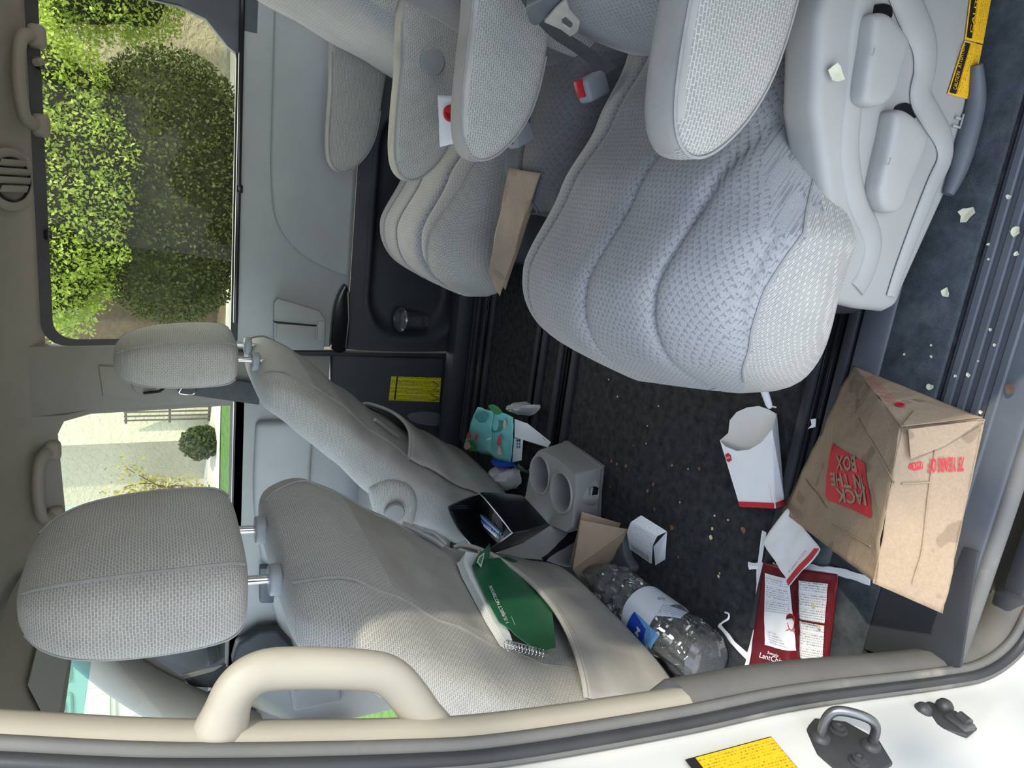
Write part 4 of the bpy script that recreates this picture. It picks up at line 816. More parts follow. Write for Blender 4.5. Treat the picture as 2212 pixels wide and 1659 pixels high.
# ---- receipt
rc = thing('receipt', 'curled white till receipt standing on the dark carpet', 'receipt', at(1400, 1180, z=0))
def rec(s, t):          # arched slip: t runs over the arch
    a = Vector((1356, 1137)).lerp(Vector((1393, 1113)), 0); A = [((1360, 1186), .012), ((1354, 1150), .050), ((1362, 1128), .072), ((1385, 1113), .070)]; B = [((1408, 1219), .004), ((1410, 1178), .046), ((1420, 1158), .068), ((1441, 1148), .060)]
    i = min(int(t * 3), 2); f = t * 3 - i; pa = at(*A[i][0], z=A[i][1]).lerp(at(*A[i + 1][0], z=A[i + 1][1]), f); pb_ = at(*B[i][0], z=B[i][1]).lerp(at(*B[i + 1][0], z=B[i + 1][1]), f); return pa.lerp(pb_, s)
n = 18; vv = [rec(i / n, j / n) for i in range(n + 1) for j in range(n + 1)]; ff_ = [[i * (n + 1) + j, (i + 1) * (n + 1) + j, (i + 1) * (n + 1) + j + 1, i * (n + 1) + j + 1] for i in range(n) for j in range(n)]
mesh('slip', vv, ff_, 'print_receipt', rc, uv=[(k // (n + 1) / n * .075, k % (n + 1) / n * .10) for q in ff_ for k in q], sub=1)
poly('inner_slip', [at(1441, 1148, z=.058), at(1437, 1208, z=.012), at(1416, 1221, z=.002), at(1412, 1180, z=.03)], 'print_receipt', rc, .0006)
for i in range(15): a = rec(.12 + i * .052, .02); b_ = rec(.12 + i * .052, .12); MB().prism([a, a + Vector((.0018, -.0008, 0)), b_ + Vector((.0018, -.0008, 0)), b_], (.0002, -.0008, .0008)).go('barcode_bar', 'black_ink', rc, smooth=False)
# ---- brown napkins
for i, (c, z4, lab) in enumerate(((((1254, 1123), (1356, 1143), (1330, 1200), (1275, 1290), (1237, 1228)), (.105, .03, .02, .02, .10), 'front brown paper napkin leaning behind the driver seat'), (((1266, 1113), (1350, 1138), (1300, 1260), (1240, 1225)), (.10, .028, .015, .09), 'rear brown paper napkin behind another, beside the cup holder box'))):
    pts = [at(*p, z=z) + Vector((0, .016 * i, 0)) for p, z in zip(c, z4)]; nn = thing('paper_napkin', lab, 'napkin', pts[1], 'brown napkins'); poly('folded_sheet', pts, 'napkin', nn, .0015); poly('fold_layer', [p + (sum(pts, Vector()) / len(pts) - p) * .06 + Vector((0, -.0015, .0022)) for p in pts], 'napkin', nn, .0008)
# ---- water bottle
wb = thing('water_bottle', 'large crumpled clear plastic water bottle with blue and white label behind the driver seat', 'bottle', at(1430, 1350, z=0))
T0, B0_ = at(1342, 1285, z=.058), at(1520, 1420, z=.056); ax = (B0_ - T0).normalized(); Lb = (B0_ - T0).length; u_ = ax.orthogonal().normalized(); w_ = ax.cross(u_); rings = []; NB_ = 70; nn = 64
Rb = .049
def brad(t):
    r = lerp([(-.55, .016), (-.46, .018), (-.40, .022), (-.2, .043), (-.08, .049), (.05, .049), (.9, .049), (1.0, .047), (1.08, .036), (1.09, .02)], t)
    return r
for i in range(NB_ + 1):
    t = -.55 + 1.64 * i / NB_; c = T0 + ax * (Lb * t); r = brad(t); lab_ = .30 < t < .62; ring = []
    for k in range(nn):
        a = 2 * math.pi * k / nn; rr_ = r
        if not lab_ and -.3 < t < 1.0: rr_ += (.0022 * math.sin(t * 46) if t < .3 else .0022 * math.sin(a * 12 + math.sin(t * 9) * 1.5) * min(1, (t - .62) * 8)) + .0045 * mno.noise(Vector((math.cos(a) * 2.6, math.sin(a) * 2.6, t * 8))) - .002
        ring.append(c + (u_ * math.cos(a) + w_ * math.sin(a)) * rr_)
    rings.append(ring)
MB().rings(rings).go('bottle_body', 'pet', wb, ang=18)
def bl_(s, t, off=.0009):
    a = 2 * math.pi * s; return T0 + ax * (Lb * (.30 + .32 * t)) + (u_ * math.cos(a) + w_ * math.sin(a)) * (Rb + off)
MB().sheet(bl_, 64, 8).go('label_sleeve', 'label_white', wb, ang=0)
def onlab(px, py):      # nearest hit of the sight line with the label's cylinder -> (s, t)
    r = Vector(ray(px, py)); o = Vector(CP) - T0; d = r - ax * r.dot(ax); e = o - ax * o.dot(ax); A, B, C_ = d.dot(d), 2 * d.dot(e), e.dot(e) - Rb * Rb; D = max(0, B * B - 4 * A * C_); k = (-B - math.sqrt(D)) / (2 * A)
    p = o + r * k; q = p - ax * p.dot(ax); return math.atan2(q.dot(w_), q.dot(u_)) / 2 / math.pi, p.dot(ax) / Lb
def labpatch(name, px, m, off=.0016, n=12):
    q = [onlab(*p) for p in px]; q = [(s + (1 if s < q[0][0] - .5 else 0), (t - .30) / .32) for s, t in q]
    def g(a, b_):
        s = (q[0][0] * (1 - a) + q[1][0] * a) * (1 - b_) + (q[3][0] * (1 - a) + q[2][0] * a) * b_; t = (q[0][1] * (1 - a) + q[1][1] * a) * (1 - b_) + (q[3][1] * (1 - a) + q[2][1] * a) * b_; return bl_(s, t, off)
    vv = [g(i / n, j / n) for i in range(n + 1) for j in range(n + 1)]; f = [[i * (n + 1) + j, (i + 1) * (n + 1) + j, (i + 1) * (n + 1) + j + 1, i * (n + 1) + j + 1] for i in range(n) for j in range(n)]; L, H = (g(1, 0) - g(0, 0)).length, (g(0, 1) - g(0, 0)).length
    mesh(name, vv, f, m, wb, uv=[(k // (n + 1) / n * L, k % (n + 1) / n * H) for qq in f for k in qq], ang=0); return g
labpatch('label_sky_field', [(1374, 1322), (1426, 1374), (1408, 1402), (1356, 1352)], 'label_sky'); labpatch('label_blue_field', [(1372, 1322), (1397, 1360), (1396, 1398), (1356, 1352)], 'label_blue', .0022)
g = labpatch('label_fine_print', [(1432, 1307), (1486, 1325), (1470, 1338), (1418, 1332)], 'print_label', .0018)
def labtext(body, s, e, up, m, off=.0028, bold=.01):
    pl = (at(*s, z=.11), Vector((0, -.6, .8)));
    def fn(p):
        return p
    o = pt('label_lettering', body, m, wb, pl, s, e, up, 0, None, bold); me = o.data
    for v in me.vertices:
        d = v.co - Vector(CP); d.normalize(); oo = Vector(CP) - T0; dd = d - ax * d.dot(ax); ee = oo - ax * oo.dot(ax); A, B, C_ = dd.dot(dd), 2 * dd.dot(ee), ee.dot(ee) - (Rb + off) ** 2; k = (-B - math.sqrt(max(0, B * B - 4 * A * C_))) / 2 / A; v.co = Vector(CP) + d * k
labtext('CA CRV', (1437, 1291), (1420, 1289), (1437, 1297), 'label_blue'); labtext('M', (1383, 1361), (1378, 1377), (1376, 1352), 'label_white', bold=.03)
labtext('pure', (1385, 1386), (1393, 1398), (1390, 1378), 'label_sky', .003); c_ = T0 + ax * (Lb * -.55); MB().lathe(c_, -ax, [(.018, -.012), (.018, .008), (.016, .010), (.0001, .010)], 24).go('bottle_cap', 'label_white', wb)
# ---- notebook in the driver's pocket
nb = thing('spiral_notebook', 'green spiral notebook sticking out of the pocket behind the driver seat', 'notebook', at(1100, 1300, x=-.64))
def nbp(px, py, d=0): return atp(px, py, (-.622 + d, .42, .36), (.91, -.02, -.41))
cv = [(1066, 1205), (1072, 1225), (1090, 1270), (1106, 1318), (1112, 1350), (1118, 1368), (1160, 1408), (1188, 1400), (1170, 1300), (1130, 1240), (1085, 1200), (1056, 1206)]
poly('front_cover', [nbp(*p, .006) for p in ((1019, 1223), (1030, 1250), (1056, 1305), (1078, 1345), (1103, 1362), (1112, 1372), (1165, 1410), (1200, 1400), (1190, 1300), (1145, 1225), (1095, 1203), (1056, 1208), (1052, 1190), (1040, 1196))], 'green_card', nb, .0012)
poly('folded_corner', [nbp(*p, .012) for p in ((1019, 1223), (1028, 1205), (1048, 1185), (1057, 1174), (1059, 1186), (1056, 1207))], 'green_card', nb, .0012)
for i in range(6): poly('page', [nbp(x - i * 2.6, y + i * 1.0, -.0025 * i) for x, y in ((1006, 1192 + i * 3), (1034, 1196), (1020, 1225), (1058, 1308), (1100, 1366), (1112, 1402), (1094, 1390), (1064, 1342), (1010, 1240), (1000, 1212))], 'white_paper', nb, .0006)
PN = (nbp(1060, 1250, .008), Vector((.91, -.02, -.41)).normalized())
pt('cover_title', '1-SUBJECT NOTEBOOK', 'white_paper', nb, PN, (1098, 1347), (1060, 1266), (1091, 1349), .002, None, .005); pt('cover_subtitle', '70 sheets', 'white_paper', nb, PN, (1112, 1352), (1104, 1334), (1110, 1353), .002)
poly('logo_patch', [nbp(*p, .0145) for p in ((1030, 1214), (1034, 1203), (1046, 1194), (1044, 1208), (1039, 1226))], 'white_paper', nb, .0005); poly('logo_dark', [nbp(*p, .016) for p in ((1033, 1213), (1036, 1205), (1044, 1198), (1042, 1208), (1038, 1220))], 'leaf_ink', nb, .0004)
for i in range(11):
    a = Vector((1093, 1392)).lerp(Vector((1166, 1410)), i / 10); o = nbp(a.x, a.y, .005); d_ = (nbp(1166, 1410) - nbp(1093, 1392)).normalized(); e_ = Vector((.91, -.02, -.41)).normalized(); g_ = d_.cross(e_)
    MB().tube([o + e_ * .0055 * math.cos(t) + g_ * .0075 * math.sin(t) + d_ * .0006 * t for t in [k * .52 for k in range(13)]], .0007, 6).go('spiral_ring', 'chrome', nb)
# ---- centre console tray between the front seats
ct = thing('console_tray', 'glossy black storage tray with grey surround between the front seats', 'tray', (-.62, .64, 0))
def tr_(px, py, z=.29): return at(px, py, z=z)
dz = Vector((0, 0, 1))
rim = catmull([tr_(*p) for p in ((970, 1100), (978, 1088), (1030, 1066), (1044, 1068), (1076, 1105), (1108, 1146), (1108, 1156), (1052, 1194), (1038, 1196), (995, 1150))], 4, True); cen = sum(rim, Vector()) / len(rim)
def ins(P, k, z): c = sum(P, Vector()) / len(P); return [p + (c - p) * k + dz * z for p in P]
MB().rings([ins(rim, .22, -.09), ins(rim, .05, -.03), ins(rim, 0, -.004), ins(rim, .02, .003), ins(rim, .07, .003), ins(rim, .10, -.004), ins(rim, .16, -.045), ins(rim, .5, -.05)]).go('tray_bin', 'plastic_black', ct, ang=50)
MB().tube([cen - dz * .07, cen + Vector((-.06, .10, -.10)), Vector((cen.x - .14, .90, .16))], [.035, .03, .03], 12).go('tray_arm', 'plastic_console', ct)
sk_ = catmull([at(*p, y=.655) for p in ((1075, 1200), (1100, 1160), (1128, 1122), (1142, 1130), (1180, 1140), (1252, 1150), (1262, 1200), (1240, 1232), (1180, 1215), (1120, 1210))], 3, True); pillow('side_skirt', sk_, (0, .03, 0), 'plastic_console', ds, prof=((0, .5), (.05, .1), (.3, .01), (.6, 0), (1, .02)))
for m, a, b_, nm, lab in (('pen_blue', (1038, 1112), (1082, 1152), 'ball_pen', 'light blue pen lying in the black console tray'), ('pen_navy', (1040, 1124), (1066, 1145), 'ball_pen', 'dark blue pen half hidden between two pens in the tray'), ('pen_pale', (1044, 1130), (1076, 1160), 'ball_pen', 'pale lilac pen nearest in the black console tray')):
    t = thing(nm, lab, 'pen', tr_(*a, z=.255), 'pens in the tray'); A, B = tr_(*a, z=.262), tr_(*b_, z=.262); MB().tube([A, A.lerp(B, .1), A.lerp(B, .14), B.lerp(A, .04), B], [.0012, .0036, .0044, .0044, .004], 12).go('barrel', m, t); MB().tube([B, B + (B - A).normalized() * .006], .0028, 10).go('button', m, t)
# ---- loose cup holder box on the floor
ch = thing('cup_holder_box', 'grey plastic twin cup holder box standing on the dark carpet', 'cup holder', at(1290, 1060, z=0))
zt_ = .105; top = [at(*p, z=zt_) for p in ((1152, 985), (1180, 975), (1236, 1016), (1245, 1040), (1240, 1093), (1224, 1152), (1130, 1094), (1134, 1070))]
bot = [at(*p, z=.004) for p in ((1225, 960), (1236, 958), (1302, 1003), (1305, 1010), (1300, 1060), (1287, 1135), (1200, 1100), (1205, 1040))]
ct_ = sum(top, Vector()) / 8; cb_ = sum(bot, Vector()) / 8
c1_, c2_ = at(1167, 1025, z=zt_), at(1213, 1064, z=zt_); rr = min(.040, (c1_ - c2_).length / 2 - .001)
def shellring(P, k): return [p + (sum(P, Vector()) / len(P) - p) * k for p in P]
tp = catmull(top, 3, True); bt_ = catmull(bot, 3, True)
b = MB(); lowt = [p.lerp(q, .10) for p, q in zip(tp, bt_)]; low8 = [p.lerp(q, .86) for p, q in zip(tp, bt_)]
b.rings([[p for p in bt_], [p + (p - cb_) * .03 for p in low8], low8, lowt, shellring(tp, .03)], cap=False); b.go('box_body', 'plastic_console', ch, ang=45)
# top face with two round wells (a plate with holes)
from mathutils.geometry import delaunay_2d_cdt
ring = shellring(tp, .03); wells = [c1_, c2_]; V2 = [Vector((p.x, p.y)) for p in ring]; E2 = [(i, (i + 1) % len(ring)) for i in range(len(ring))]
for c in wells:
    k0 = len(V2); V2 += [Vector((c.x + math.cos(2 * math.pi * k / 28) * rr, c.y + math.sin(2 * math.pi * k / 28) * rr)) for k in range(28)]; E2 += [(k0 + k, k0 + (k + 1) % 28) for k in range(28)]
vo, _, fo_, *_r = delaunay_2d_cdt(V2, E2, [], 1, 1e-6)
fo_ = [f_ for f_ in fo_ if all((sum((vo[i] for i in f_), Vector((0, 0))) / len(f_) - Vector((c.x, c.y))).length > rr * .97 for c in wells)]
mesh('top_plate', [(q_.x, q_.y, zt_) for q_ in vo], fo_, 'plastic_console', ch, smooth=False)
for c in wells:
    MB().rings([[c + Vector((math.cos(2 * math.pi * k / 28) * r, math.sin(2 * math.pi * k / 28) * r, h)) for k in range(28)] for r, h in ((rr + .004, 0), (rr + .003, .004), (rr, .003), (rr - .001, -.004), (rr * .86, -.07), (rr * .5, -.072), (.0005, -.072))], cap=False).go('cup_well', 'plastic_console', ch, ang=40)
q = at(1284, 1060, z=.05); MB().box(q, (.016, .010, .014), bev=.002).go('latch_slot', 'plastic_black', ch)
MB().box(q + Vector((0, -.001, .009)), (.020, .006, .004), bev=.001).go('latch_rim', 'plastic_console', ch)
# floor bracket behind the driver seat
fb = thing('floor_bracket', 'dark plastic seat rail end cap beside the receipt', 'cap', at(1340, 1200, z=0))
MB().prism(catmull([at(*p, z=.005) for p in ((1300, 1290), (1292, 1225), (1310, 1210), (1345, 1205), (1352, 1150), (1362, 1160), (1368, 1200), (1382, 1225), (1365, 1245), (1330, 1260))], 3, True), (0, 0, .022), .004).go('cap_shell', 'plastic_slate', fb); MB().box(at(1312, 1240, z=.03), (.03, .04, .03), bev=.006).go('rail_end', 'plastic_black', fb)
# ---- face mask packet, tissues, blue film
mk = thing('mask_packet', 'torn aqua flowered mask packet on the far floor behind the passenger seat', 'packet', at(1090, 950, z=0))
MQ = [((1005, 972), .10), ((1030, 884), .17), ((1092, 900), .14), ((1108, 900), .13), ((1100, 1000), .09), ((1055, 985), .08)]
sheet4('film_left', [at(1001, 968, z=.10), at(1058, 984, z=.08), at(1064, 888, z=.16), at(1029, 882, z=.17)], 'aqua_film', mk, 14, 14, .007, 16, .0008); sheet4('film_right', [at(1052, 980, z=.085), at(1102, 1000, z=.07), at(1110, 900, z=.12), at(1062, 888, z=.15)], 'aqua_film', mk, 14, 14, .007, 16, .0008)
pm = plane_of(at(1052, 980, z=.085), at(1102, 1000, z=.07), at(1110, 900, z=.12)); pm = pm if pm[1].dot(Vector(CP) - pm[0]) > 0 else (pm[0], -pm[1]); pl_ = plane_of(at(1001, 968, z=.10), at(1058, 984, z=.08), at(1064, 888, z=.16)); pl_ = pl_ if pl_[1].dot(Vector(CP) - pl_[0]) > 0 else (pl_[0], -pl_[1])
def blob(name, px, m, pl, lift=.008): poly(name, catmull([atp(*p, *pl) + pl[1] * lift for p in px], 3, True), m, mk, .0006)
blob('printed_mask', ((1063, 915), (1072, 903), (1086, 905), (1093, 915), (1088, 928), (1072, 930)), 'teal_ink', pm); blob('printed_mask', ((1030, 893), (1046, 886), (1057, 890), (1056, 905), (1042, 908)), 'teal_ink', pl_)
blob('printed_leaf', ((1012, 955), (1020, 945), (1030, 950), (1034, 966), (1020, 970)), 'leaf_ink', pl_); blob('printed_leaf', ((1060, 872), (1075, 870), (1090, 885), (1076, 890)), 'leaf_ink', pl_); blob('printed_flower', ((1010, 952), (1018, 950), (1022, 960), (1014, 966), (1008, 960)), 'pink_ink', pl_, .010)
blob('printed_flower', ((1013, 938), (1020, 925), (1024, 940)), 'coral_ink', pl_, .010); blob('printed_flower', ((1030, 945), (1036, 930), (1038, 945)), 'coral_ink', pl_, .010); blob('printed_flower', ((1080, 955), (1086, 935), (1090, 955)), 'coral_ink', pm, .010); blob('printed_flower', ((1081, 975), (1086, 960), (1090, 978)), 'pink_ink', pm, .010); blob('printed_flower', ((1094, 912), (1098, 903), (1101, 916), (1096, 922)), 'pink_ink', pm, .010)
blob('printed_text_block', ((1040, 930), (1062, 930), (1066, 945), (1046, 946)), 'white_paper', pm, .008)
tagp = [at(1112, 905, z=.11), at(1140, 915, z=.10), at(1190, 955, z=.055), at(1184, 966, z=.05), at(1112, 944, z=.09)]; poly('white_flap', tagp, 'print_white', mk, .0008); pf = plane_of(*tagp[:3]); pf = pf if pf[1].dot(Vector(CP) - pf[0]) > 0 else (pf[0], -pf[1])
pt('flap_lettering', 'National', 'black_ink', mk, pf, (1121, 938), (1135, 941), (1122, 934), .002, None, .02); pt('flap_lettering', 'Park Foundation', 'black_ink', mk, pf, (1121, 943), (1150, 948), (1122, 939), .002, None, .02); poly('flap_logo', [atp(*p, *pf) + pf[1] * .0015 for p in ((1116, 934), (1121, 935), (1120, 940), (1116, 939))], 'black_ink', mk, .0005)
blob('flap_leaf', ((1162, 945), (1175, 945), (1188, 960), (1180, 964), (1166, 955)), 'leaf_ink', pf, .002); blob('flap_leaf', ((1170, 948), (1180, 952), (1178, 960)), 'pink_ink', pf, .003)
tb = [at(1111, 946, z=.085), at(1130, 950, z=.08), at(1127, 994, z=.055), at(1107, 998, z=.06)]; poly('colour_tab', tb, 'white_paper', mk, .0008); pb2 = plane_of(*tb[:3]); pb2 = pb2 if pb2[1].dot(Vector(CP) - pb2[0]) > 0 else (pb2[0], -pb2[1])
for i, m in enumerate(('black_ink', 'teal_ink', 'violet_ink')):
    for j in (0, 5): poly('colour_swatch', [atp(x + j, y + i * 7, *pb2) + pb2[1] * .0014 for x, y in ((1117, 948), (1120.5, 948.5), (1120, 953.5), (1116.5, 953))], m, mk, .0004)
sheet4('clear_pouch', [at(1128, 950, z=.07), at(1172, 965, z=.05), at(1150, 1018, z=.03), at(1118, 1005, z=.04)], 'film_clear', mk, 10, 10, .006, 25, .0004); sheet4('masks_inside', [at(1130, 955, z=.05), at(1166, 968, z=.035), at(1148, 1010, z=.02), at(1122, 1000, z=.03)], 'tissue', mk, 10, 10, .006, 30, .002); sheet4('green_back', [at(1105, 1000, z=.03), at(1140, 1015, z=.02), at(1142, 1022, z=.012), at(1115, 1012, z=.02)], 'green_film', mk, 8, 4, .003, 25, .0008)
def crumpled(name, lab, pts, zz, m, amp=.012, cat='tissue', fr=26, grp=None):
    t = thing(name, lab, cat, at(*pts[0], z=0), grp); P = [at(*p, z=zz) for p in pts]; c = sum(P, Vector()) / len(P); P = catmull(P, 5, True); rings = []
    for k, h in ((1.0, -.6), (1.0, 0), (.85, .5), (.55, .9), (.2, 1.0)):
        rings.append([c + (p - c) * k + Vector((0, 0, zz * h)) + (p - c).normalized() * crumple(p + Vector((0, 0, h)), amp, fr) + Vector((0, 0, crumple(p * (1 + k), amp, fr))) for p in P])
    MB().rings(rings).go('paper' if cat == 'tissue' else 'film', m, t, ang=25); return t
crumpled('crumpled_tissue', 'white crumpled tissue beyond the aqua mask packet', ((1104, 876), (1120, 870), (1140, 876), (1156, 874), (1150, 886), (1130, 896), (1112, 890)), .03, 'tissue', .008); crumpled('crumpled_tissue', 'grey white crumpled tissue between passenger seat and cup holder box', ((1066, 1010), (1090, 1012), (1110, 1020), (1110, 1045), (1100, 1058), (1075, 1056), (1060, 1045)), .03, 'tissue', .008)
crumpled('blue_film_scrap', 'bright blue plastic scrap under the aqua mask packet', ((1072, 988), (1090, 990), (1100, 1004), (1092, 1012), (1082, 1006)), .03, 'blue_film', .004, 'plastic')
# ---- clear cup in the far door pocket
cq = at(888, 693, y=1.485); cc = thing('clear_cup', 'small clear plastic cup with dark dregs in the far door pocket', 'cup', cq + Vector((0, 0, -.06)))
cax = Vector((.1, -.25, .95)).normalized(); MB().lathe(cq - cax * .05, cax, [(.024, 0), (.026, .002), (.033, .085), (.036, .088), (.034, .090), (.031, .086), (.024, .003)], 28).go('cup_wall', 'pet', cc, ang=50); MB().lathe(cq - cax * .048, cax, [(.0235, 0), (.026, .022), (.0001, .024)], 24).go('dregs', 'leaf_brown', cc); MB().lathe(cq + cax * .036, cax, [(.036, 0), (.038, .003), (.034, .010), (.026, .014), (.010, .015)], 28).go('lid', 'pet', cc)
# ---- brown paper bag between the middle seats
bb = thing('brown_bag', 'flat brown paper bag tucked between the captain seats', 'bag', at(1090, 500, z=.1))
BQ = [at(1098, 362, z=.31), at(1168, 374, z=.29), at(1080, 640, z=.22), at(1054, 590, z=.26)]; sheet4('bag_front', BQ, 'kraft_shade', bb, 20, 20, .004, 14, .001); sheet4('bag_back', [p + Vector((.01, .02, -.02)) for p in BQ], 'kraft_shade', bb, 10, 10, .003, 14, .001)
wp = thing('paper_pouch', 'white paper pouch with red ring print between the two inner armrests', 'pouch', at(985, 270, y=.74) - Vector((0, 0, .08)))
sheet4('pouch_front', [at(945, 205, y=.73), at(1005, 210, y=.70), at(1000, 305, y=.70), at(950, 318, y=.73)], 'white_paper', wp, 12, 12, .003, 20, .001)
q = at(972, 245, y=.712); MB().lathe(q + Vector((0, -.006, 0)), (0, -1, .1), [(.014, -.004), (.014, .001), (.010, .001), (.010, -.004)], 24).go('ring_print', 'red_ink', wp); MB().lathe(q + Vector((.004, -.006, .006)), (0, -1, .1), [(.005, -.004), (.005, .001), (.0001, .001)], 14).go('dot_print', 'red_ink', wp)
# ---- seat belts and buckles
sb = thing('seat_belt', 'dark grey lap belt with bright steel tongue across the near captain seat', 'seat belt', at(1230, 50, x=.2))
def bx_(px, py, d=0): return atp(px, py, (.205 + d, .35, .30), (1, 0, -.30))
def strap(name, px, wd, m, parent, d=-.012, th=.0018):
    P = catmull([bx_(*p, d) for p in px], 6); rings = []; nrm = Vector((-1, 0, .30)).normalized()
    for i, p in enumerate(P):
        tg = (P[min(i + 1, len(P) - 1)] - P[max(i - 1, 0)]).normalized(); s_ = tg.cross(nrm).normalized(); rings.append([p + s_ * wd + nrm * th, p + s_ * wd, p - s_ * wd, p - s_ * wd + nrm * th])
    return MB().rings(rings).go(name, m, parent, ang=40)
strap('webbing', [(1128, -60), (1160, 10), (1205, 70), (1255, 105), (1300, 138), (1322, 150)], .020, 'belt', sb)
MB().prism(catmull([bx_(*p, -.030) for p in ((1136, 20), (1145, 50), (1160, 55), (1180, 40), (1215, 8), (1210, -20), (1190, -10), (1150, 10))], 3, True), (.012, 0, 0), .003).go('tongue_cover', 'belt_plastic', sb)
bm = bmesh.new(); o1 = [bx_(*p, -.036) for p in ((1176, 48), (1200, 20), (1222, 0), (1230, 25), (1252, 52), (1248, 68), (1232, 79), (1212, 64))]; h1 = [bx_(*p, -.036) for p in ((1213, 42), (1222, 36), (1237, 50), (1236, 62), (1230, 66), (1214, 55))]
es = []
for L_ in (o1, h1): W = [bm.verts.new(p) for p in L_]; es += [bm.edges.new((W[i], W[(i + 1) % len(W)])) for i in range(len(W))]
bmesh.ops.triangle_fill(bm, use_beauty=True, edges=es); r_ = bmesh.ops.extrude_face_region(bm, geom=bm.faces[:]); [setattr(v, 'co', v.co + Vector((.003, 0, 0))) for v in r_['geom'] if isinstance(v, bmesh.types.BMVert)]; bmesh.ops.recalc_face_normals(bm, faces=bm.faces[:]); MB().bm(bm).go('tongue', 'tongue_steel', sb, smooth=False)
for px, py, y, s_, par in ((1280, 188, .50, 1, ms), (1122, 292, .60, .9, ms)):
    q = at(px, py, y=y); bk_ = MB().box(q, (.036 * s_, .026, .05 * s_), bev=.006, seg=3, rot=Matrix.Rotation(-.5, 3, 'Y') @ Matrix.Rotation(.3, 3, 'X')).go('buckle', 'buckle_grey', par)
    MB().box(q + Vector((-.006, -.004, .022 * s_)), (.026 * s_, .016, .012), bev=.003, rot=Matrix.Rotation(-.5, 3, 'Y') @ Matrix.Rotation(.3, 3, 'X')).go('release_button', 'red_plastic', bk_)
# ---- dry leaves, petals and crumbs
def flake(name, lab, cat, px, py, size, m, z=None, y=None, grp=None, k=0, shape=None):
    c = at(px, py, z=z) if z is not None else at(px, py, y=y); n = 9; rnd = random.Random(px * 7 + py); a0 = rnd.random() * 6; P = []
    for i in range(n):
        a = a0 + 2 * math.pi * i / n; r = size * (rnd.uniform(.55, 1.1) if shape is None else shape[i]); P.append((math.cos(a) * r, math.sin(a) * r))
    up = Vector((0, 0, 1)) if z is not None else Vector((0, -1, .25)).normalized(); u = up.orthogonal().normalized(); w2 = up.cross(u); v = [c + u * a + w2 * b_ + up * (size * .25 * abs(math.sin(a * 40)) + .0012) for a, b_ in P] + [c + up * .0004]
    o = mesh(name, v + [p + up * max(.0006, size * .05) for p in v], [[i, (i + 1) % n, n] for i in range(n)][::1] + [[n + 1 + (i + 1) % n, n + 1 + i, 2 * n + 1] for i in range(n)] + [[(i + 1) % n, i, n + 1 + i, n + 1 + (i + 1) % n] for i in range(n)], m, None, smooth=False); tag(o, lab, cat, grp); return o
flake('dry_leaf', 'pale green dry leaf resting on the side cover above the seat levers', 'leaf', 1803, 157, .011, 'leaf_dry', y=.046); flake('petal_flake', 'larger pale petal flake on the blue grey carpet strip below the levers', 'flake', 2088, 462, .010, 'petal', z=.010); flake('petal_flake', 'pale petal flake on the carpet strip near the seat cover corner', 'flake', 2043, 633, .0075, 'petal', z=.010)
flake('petal_flake', 'pale petal flake on the ribbed sill at the far right', 'flake', 2196, 500, .006, 'petal', z=.003); flake('dead_insect', 'small brown speck of dried dirt on the ribbed sill', 'dirt', 2183, 840, .006, 'dirt_brown', z=.003); flake('dry_leaf', 'shrivelled brown leaf beside the torn edge of the brown bag', 'leaf', 1950, 1303, .008, 'dirt_brown', z=.003)
for px, py, s_ in ((2010, 835, .0045), (2065, 812, .002), (2092, 810, .003), (2120, 890, .0025), (2140, 712, .002), (2136, 528, .002), (2137, 560, .0015), (2197, 548, .003), (2115, 780, .0015), (2150, 745, .002), (2180, 425, .003), (2013, 770, .002), (2013, 746, .0018), (1955, 765, .0018)): flake('crumb', 'tiny pale crumb on the sill and carpet edge', 'crumb', px, py, s_, 'petal', z=.004 if px > 2100 else .010, grp='pale crumbs along the sill')
for px, py, s_ in ((1322, 996, .005), (1334, 1002, .006), (1353, 1007, .007), (1400, 1060, .006), (1413, 1046, .006), (1415, 1100, .004), (1453, 1140, .009), (1369, 962, .003), (1320, 1052, .004), (1467, 1203, .004), (1607, 1145, .008), (1512, 1012, .006)): flake('dry_leaf_bit', 'small orange brown leaf bit on the dark carpet', 'leaf', px, py, s_ * .7, 'leaf_brown', z=.001, grp='orange brown leaf bits on the carpet')
for px, py, s_ in ((1537, 1160, .005), (1545, 1114, .0025), (1574, 1123, .0025), (1540, 1142, .003), (1316, 820, .0025), (1335, 857, .0025), (1424, 877, .002), (1453, 1005, .002), (1488, 1013, .002), (1470, 1085, .002), (1397, 958, .002), (1263, 980, .002), (1554, 1245, .003), (1556, 1238, .002), (1400, 920, .0018)): flake('crumb', 'tiny pale crumb on the open dark carpet', 'crumb', px, py, s_, 'crumb', z=.001, grp='pale crumbs on the carpet')
# ================================================================= OUTSIDE
mat('concrete', (.46, .44, .40), .85, .1, 5, 80, .3, .004); mat('concrete_light', (.62, .58, .47), .85, .08, 5, 80, .3, .004); mat('soil', (.12, .095, .06), .95, .4, 6, 60, .6, .02); mat('turf', (.10, .20, .035), .9, .3, 14, 120, .8, .02)
def stuccomat(name, c, sc=16, st=.9):
    b = NB(name); v = b.co(); n1 = b.noise(v, sc, 4, .6, .6); b.set(Base_Color=b.ramp(b.noise(v, 3, 3), [(.3, tuple(x * .92 for x in c)), (.7, c)]), Roughness=.9, Specular_IOR_Level=.15); b.bump(n1, st, .03)
stuccomat('stucco', (.50, .455, .33)); stuccomat('stucco_lit', (.62, .58, .40)); mat('garage_paint', (.60, .60, .50), .6, .04, 5, 50, .05); mat('iron', (.10, .09, .07), .6, .1, 20, 50, 0); mat('bark', (.10, .075, .05), .9, .3, 20, 60, .6, .01)  # sunlit house walls get a paler copy of the stucco colour
